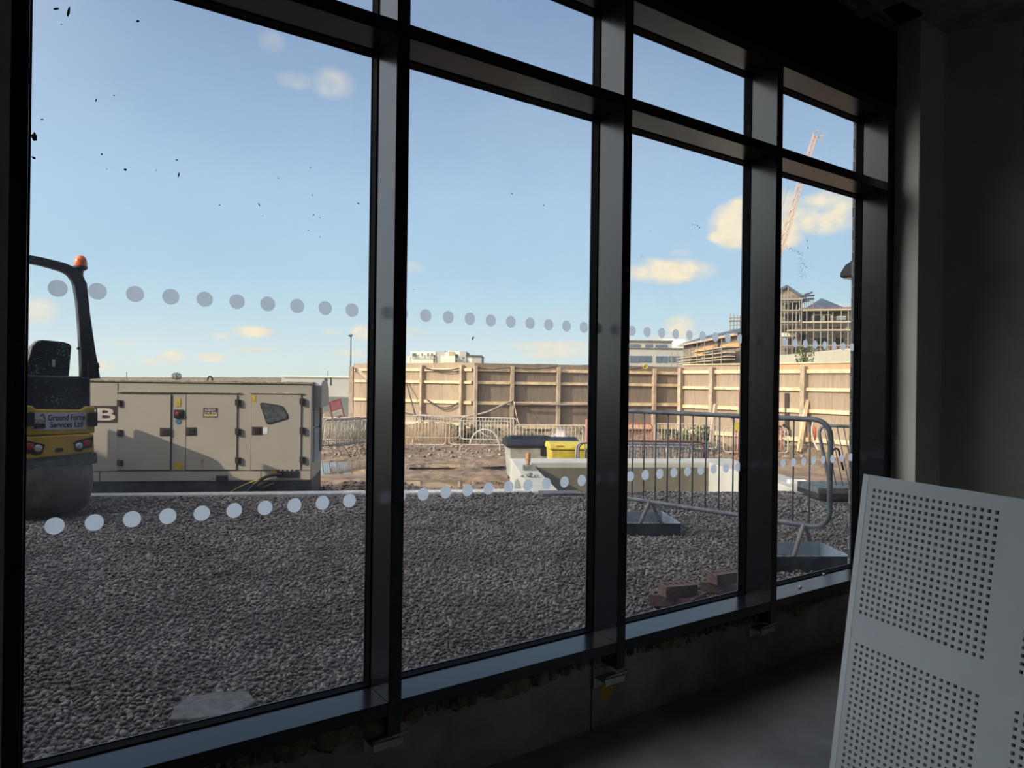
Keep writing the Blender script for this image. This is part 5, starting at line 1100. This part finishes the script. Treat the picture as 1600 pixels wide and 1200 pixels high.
# cream canopy and tree behind the hoarding
K = VP(at(1190, 600, 37), at(1400, 600, 33)); mb = MB(); pl_ = [K.sz(*p) for p in ((1200, 557), (1330, 544), (1372, 541), (1372, 580), (1200, 580))]; mb.prism(pl_, K.A, K.a, ZZ, K.n, -5, 0)
sh = mb.build('site_cabin', 'cabin_cream', None); 
zlo = K.sz(1300, 580)[1]; mb = MB(); K.boxs(mb, pl_[0][0], pl_[3][0], -2.62, zlo+0.05, -5, 0); mb.build('cabin_wall', 'far_grey', sh) if False else None
tag(sh, 'cream sloping cabin roof showing over the hoarding by the brick pier', 'cabin')
mb = MB(); K.boxs(mb, pl_[0][0], pl_[3][0], -2.62, zlo, -5, 0); 
ORI[sh.name] = tuple(sh.location); q = mb.build('cabin_wall', 'far_grey', sh)
bush('small_tree', 1257, 32.0, 1.0, 0.95, 420, 'weed', 300, 'small green treetop rising over the hoarding before the cream cabin roof', leaf=0.06, z0=float(at(1257, 572, 32)[2]), cat='tree')
mb = MB(); p = at(1257, 566, 32); q = p.copy(); q[2] = -2.6; mb.tube([q, p, at(1260, 522, 32)], [0.09, 0.05, 0.015], 6)
tr_ = [o for o in bpy.data.objects if o.name.startswith('small_tree')][0]; mb.build('trunk', 'twig', tr_)
# crane
e = bld('tower_crane', 210, 'distant luffing tower crane, faded red jib slanting up over the last bay', 'crane', px=1205)
j0 = at(1199, 452, 210); j1 = at(1273.5, 212, 205); dj = (j1-j0); Lj = np.linalg.norm(dj); dj /= Lj; sd = np.cross(dj, _F); sd /= np.linalg.norm(sd); fw = np.cross(sd, dj)
h1 = 0.85
for a_, b_ in ((1, 1), (1, -1), (-1, 1), (-1, -1)):
    MB().tube([j0+(sd*a_+fw*b_)*h1*0.9, j0+dj*Lj*0.5+(sd*a_+fw*b_)*h1*0.85, j1+(sd*a_+fw*b_)*h1*0.55], 0.12, 5).build('chord', 'crane', e)
mb = MB(); nn_ = 26
for k in range(nn_):
    p = j0+dj*Lj*k/nn_; q = j0+dj*Lj*(k+1)/nn_; w1 = h1*(0.9-0.35*k/nn_)
    sgn = 1 if k % 2 else -1
    mb.tube([p+sd*w1*sgn+fw*w1, q-sd*w1*sgn+fw*w1], 0.07, 4); mb.tube([p+sd*w1*sgn-fw*w1, q-sd*w1*sgn-fw*w1], 0.09, 4); mb.tube([p-sd*w1-fw*w1*sgn, q-sd*w1+fw*w1*sgn], 0.09, 4)
o = mb.build('lattice_bracing', 'crane', e); o['kind'] = 'stuff'
mb = MB()
hp = j1
for (x0, y0, x1, y1) in ((1270, 213, 1281, 214.5), (1281, 214.5, 1286, 210), (1286, 210, 1278, 204), (1270, 213, 1271, 207), (1271, 207, 1278, 204), (1281, 214.5, 1282, 219), (1286, 210, 1282, 219), (1278, 204, 1277, 202)): mb.tube([at(x0, y0, 205), at(x1, y1, 205)], 0.12, 4)
mb.build('jib_head', 'scaf_board', e)
MB().tube([at(1233, 288, 207), at(1225, 314, 208), at(1199, 405, 210)], 0.05, 4).build('pendant_cable', 'crane_wire', e)
MB().tube([np.array([j0[0], j0[1], -2.6]), j0+ZZ*1.0], 1.1, 4).build('mast', 'crane', e)
# street light behind the left end of the hoarding
p = at(547.3, 600, 60); z1 = at(547, 525, 60)[2]
e = empty('street_light', (p[0], p[1], -2.6), 'tall slender street light rising at the left end of the hoarding', 'street light')
MB().tube([(p[0], p[1], -2.6), (p[0], p[1], 1.0), (p[0], p[1], z1)], [0.11, 0.08, 0.06], 8).build('column', 'lamp_post', e, smooth=True)
MB().lathe([(0, -0.12), (0.10, -0.10), (0.22, 0.0), (0.16, 0.07), (0, 0.10)], (p[0]-0.05, p[1], z1+0.05), 12).build('lamp_head', 'lamp_post', e, smooth=True)
# white shed and skyline at the left
K = VP(at(480, 600, 120), at(580, 600, 120)); e = bld('white_shed', 120, 'long low pale building on the horizon between the generator and the hoarding', px=520)
blk(K, 0, 440, 588.3, 552, 10, 'far_grey', e); wins(K, e, [(507, 591, 511, 596), (516, 590, 517.5, 602)], 'far_dark', 0.02); wins(K, e, [(440, 587.6, 552, 589.0)], 'far_white', 0.3, 'roof_edge')
r5 = np.random.default_rng(8)
mb = MB(); xs5 = np.linspace(60, 560, 150); top = [at(x, 0, 420)*0+at(x, 590.3-(0.9*abs(float(vnoise(x, 0, 9)))*2+1.4*abs(float(vnoise(x, 3, 3)))), 420) for x in xs5]; vs = []
for p in top: vs += [p, np.array([p[0], p[1], -2.7]), p+_F*20, np.array([p[0], p[1], -2.7])+_F*20]
fs = []
for i in range(len(top)-1): a = i*4; b2 = a+4; fs += [(a, b2, b2+1, a+1), (a, a+2, b2+2, b2), (a+2, a+3, b2+3, b2+2)]
mb.add(vs, fs); tag(mb.build('distant_shore', 'far_brown', None), 'thin uneven line of far roofs and trees on the horizon over the generator', 'skyline', kind='stuff')
bush('bare_tree', 276, 140, 1.9, 1.5, 900, 'stone_pale', 55, 'small round pale tree on the horizon above the generator', leaf=0.09, z0=-0.15, cat='tree')
for (px, y0, l_) in ((198, 581, 'left'), (512.5, 579, 'right')):
    p = at(px, y0, 300); MB().tube([(p[0], p[1], -2.6), p], 0.16, 5).build('mast', 'crane_wire', None); o = [q for q in bpy.data.objects if q.name.startswith('mast') and q.parent is None][-1]
    tag(o, 'thin distant mast on the horizon %s' % ('above the left part of the generator' if l_ == 'left' else 'above the pale low building'), 'mast', 'distant masts')
# gull
c = at(738, 529, 40); mb = MB(); mb.add([c, c+_R0*0.05+ZZ*0.16, c+_R0*0.11+ZZ*0.03, c-_R0*0.03-ZZ*0.11, c+_F*0.10], [(0, 1, 2), (0, 2, 3), (0, 3, 1), (1, 3, 4), (1, 4, 2), (2, 4, 3)])
tag(mb.build('flying_bird', 'bird', None), 'tiny dark bird in flight above the hoarding', 'bird')
# wall light on the outside of the facade, seen past the brick corner
lx = 4.60; p = onX(1316, 418, lx); p1 = onX(1312.5, 418, lx); zt_ = onX(1322, 404, lx)[2]; zb_ = onX(1316, 433, lx)[2]; yo = p1[1]
e = empty('wall_light', (lx, 0.115, zb_), 'dark quarter-dome light fixed outside on the brick pier', 'light')
prof3 = [(0.115, zt_), (0.115+(yo-.115)*0.45, zt_-0.02), (0.115+(yo-.115)*0.75, zt_-(zt_-zb_)*0.35), (yo, zb_+0.03), (yo, zb_), (0.115, zb_)]
MB().prism(prof3, (0, 0, 0), (0, 1, 0), (0, 0, 1), (1, 0, 0), lx, lx+0.22).build('housing', 'black_plastic', e, bevel=0.006)
MB().box(lx+0.02, lx+0.20, 0.13, yo-0.01, zb_-0.008, zb_-0.0005).build('diffuser', 'lens', e)

# ------------------------------------------------------------------ sky
W = bpy.data.worlds.new('sky'); bpy.context.scene.world = W; W.use_nodes = True; nt = W.node_tree; nt.nodes.clear(); L = nt.links
out = N(nt, 'ShaderNodeOutputWorld'); bg = N(nt, 'ShaderNodeBackground'); L.new(bg.outputs[0], out.inputs[0])
tc = N(nt, 'ShaderNodeTexCoord'); nrm = N(nt, 'ShaderNodeVectorMath', operation='NORMALIZE'); L.new(tc.outputs['Generated'], nrm.inputs[0])
sx = N(nt, 'ShaderNodeSeparateXYZ'); L.new(nrm.outputs[0], sx.inputs[0])
def mth(op, a, b=None, c=None, clamp=False):
    n = N(nt, 'ShaderNodeMath', operation=op); n.use_clamp = clamp
    for i, v in enumerate((a, b, c)):
        if v is None: continue
        if isinstance(v, (int, float)): n.inputs[i].default_value = v
        else: L.new(v, n.inputs[i])
    return n.outputs[0]
cr = N(nt, 'ShaderNodeValToRGB'); L.new(mth('MULTIPLY', sx.outputs['Z'], 1.0, clamp=True), cr.inputs[0])
def skyel(py): return math.sin(math.atan((597-py)/FPX*0.93))
stops = [(0.0, (222, 232, 226)), (skyel(560), (219, 232, 234)), (skyel(500), (200, 224, 236)), (skyel(420), (182, 212, 234)), (skyel(300), (173, 203, 232)), (skyel(150), (154, 181, 214)), (skyel(0), (136, 160, 197)), (0.8, (95, 125, 180)), (1.0, (80, 110, 170))]
el = cr.color_ramp.elements
while len(el) < len(stops): el.new(0.5)
for i, (p, c) in enumerate(stops): el[i].position = p; el[i].color = (*s(*c), 1)
az = mth('ARCTAN2', sx.outputs['X'], sx.outputs['Y']); ele = mth('ARCSINE', sx.outputs['Z'])
cx = N(nt, 'ShaderNodeCombineXYZ'); L.new(az, cx.inputs[0]); L.new(mth('MULTIPLY', ele, 1.5), cx.inputs[1])
nz = N(nt, 'ShaderNodeTexNoise', Scale=16.0, Detail=8.0, Roughness=0.55); L.new(cx.outputs[0], nz.inputs['Vector'])
nz2 = N(nt, 'ShaderNodeTexNoise', Scale=45.0, Detail=4.0, Roughness=0.5); L.new(cx.outputs[0], nz2.inputs['Vector'])
def azel(px, py): d = ray(px, py); d = d/np.linalg.norm(d); return math.atan2(d[0], d[1]), math.asin(d[2])
clouds = [  # px, py, half-width px, half-height px, strength, warm
    (1045, 424, 72, 20, 1.0, 1), (1022, 412, 22, 11, 0.9, 1), (1150, 352, 44, 38, 1.0, 1), (1125, 368, 22, 12, .8, 1), (1290, 333, 62, 34, 1.0, 1), (1225, 340, 30, 44, 1.0, 1), (1170, 325, 40, 22, .8, 1), (1215, 372, 40, 20, .8, 1),
    (520, 131, 34, 26, 0.30, 1), (461, 126, 30, 14, 0.24, 0), (425, 65, 22, 18, 0.14, 0), (395, 519, 36, 10, 0.85, 1), (345, 524, 20, 6, 0.35, 0), (565, 519, 18, 13, 0.85, 1), (62, 484, 34, 22, 0.6, 1), (268, 558, 22, 11, 0.75, 1), (238, 564, 18, 8, 0.6, 1), (330, 558, 26, 9, 0.55, 1),
    (400, 546, 40, 6, 0.4, 0), (545, 552, 30, 7, 0.45, 1), (520, 519, 18, 6, 0.3, 0), (190, 535, 30, 5, 0.3, 0), (150, 572, 30, 10, 0.5, 0), (880, 541, 90, 10, 0.45, 1), (870, 553, 60, 10, 0.5, 1), (705, 560, 60, 8, 0.4, 0), (645, 520, 22, 10, 0.35, 0), (645, 418, 20, 10, 0.25, 0),
    (870, 490, 34, 7, 0.2, 0), (1063, 508, 26, 18, 0.8, 1), (1060, 531, 50, 12, 0.5, 1), (1062, 395, 16, 6, 0.25, 0), (1300, 480, 40, 8, 0.3, 0)]
tot = None
for (px, py, w_, h_, st, wm) in clouds:
    a_, e_ = azel(px, py); a2, _ = azel(px+w_, py); _, e3 = azel(px, py-h_)
    dx = mth('DIVIDE', mth('SUBTRACT', az, a_), abs(a2-a_)); dy = mth('DIVIDE', mth('SUBTRACT', ele, e_), abs(e3-e_))
    # flatter undersides
    q = mth('ADD', mth('MULTIPLY', dx, dx), mth('MULTIPLY', dy, dy))
    f = mth('MULTIPLY', mth('SUBTRACT', 1.25, q, clamp=True), st)
    tot = f if tot is None else mth('MAXIMUM', tot, f)
nzv = mth('ADD', mth('MULTIPLY', mth('SUBTRACT', nz.outputs['Fac'], 0.5), 2.6), mth('MULTIPLY', mth('SUBTRACT', nz2.outputs['Fac'], 0.5), 0.9))
dens = mth('MULTIPLY', tot, mth('ADD', 0.75, nzv), clamp=True)
dens = mth('MULTIPLY', dens, 1.45, clamp=True)
# thin high haze streaks
nz3 = N(nt, 'ShaderNodeTexNoise', Scale=3.0, Detail=6.0, Roughness=0.6); L.new(cx.outputs[0], nz3.inputs['Vector'])
ccol = N(nt, 'ShaderNodeMix'); ccol.data_type = 'RGBA'; L.new(mth('ADD', mth('MULTIPLY', nz2.outputs['Fac'], 1.0), mth('MULTIPLY', tot, 0.35), clamp=True), ccol.inputs['Factor'])
ccol.inputs['A'].default_value = (*s(215, 208, 200), 1); ccol.inputs['B'].default_value = (*s(255, 240, 212), 1)
mx = N(nt, 'ShaderNodeMix'); mx.data_type = 'RGBA'; L.new(dens, mx.inputs['Factor']); L.new(cr.outputs[0], mx.inputs['A']); L.new(ccol.outputs['Result'], mx.inputs['B'])
hz = N(nt, 'ShaderNodeMix'); hz.data_type = 'RGBA'; L.new(mth('MULTIPLY', mth('SUBTRACT', nz3.outputs['Fac'], 0.45, clamp=True), 0.35), hz.inputs['Factor']); L.new(mx.outputs['Result'], hz.inputs['A']); hz.inputs['B'].default_value = (*s(225, 230, 235), 1)
sd_ = N(nt, 'ShaderNodeVectorMath', operation='DOT_PRODUCT'); L.new(nrm.outputs[0], sd_.inputs[0]); sd_.inputs[1].default_value = (-math.cos(math.radians(26)), 0.06, math.sin(math.radians(26)))
glw = mth('MULTIPLY', mth('POWER', mth('MAXIMUM', sd_.outputs['Value'], 0.0), 2.5), 4.2)
gc = N(nt, 'ShaderNodeVectorMath', operation='SCALE'); gc.inputs[0].default_value = (0.92, 0.90, 0.86); L.new(glw, gc.inputs['Scale'])
ga = N(nt, 'ShaderNodeVectorMath', operation='ADD'); L.new(hz.outputs['Result'], ga.inputs[0]); L.new(gc.outputs[0], ga.inputs[1])
L.new(ga.outputs[0], bg.inputs['Color']); bg.inputs['Strength'].default_value = 1.12

# low sun from the left, travelling along the facade
sun = bpy.data.lights.new('sun', 'SUN'); sun.energy = 4.6; sun.color = (1.0, 0.86, 0.68); sun.angle = math.radians(0.55)
so = bpy.data.objects.new('sun', sun); C.objects.link(so)
azs, els = math.radians(-2.5), math.radians(26)
dv = Vector((math.cos(azs)*math.cos(els), math.sin(azs)*math.cos(els), -math.sin(els)))
so.rotation_euler = dv.to_track_quat('-Z', 'Y').to_euler(); so.location = (-20, 5, 20)

sc_ = bpy.context.scene
sc_.view_settings.view_transform = 'Standard'; sc_.view_settings.look = 'None'; sc_.view_settings.gamma = 1.0; sc_.view_settings.use_curve_mapping = False
sc_.view_settings.exposure = 0.0
try:
    sc_.cycles.max_bounces = 8; sc_.cycles.transparent_max_bounces = 16; sc_.cycles.use_denoising = True; sc_.cycles.diffuse_bounces = 4
except Exception: pass
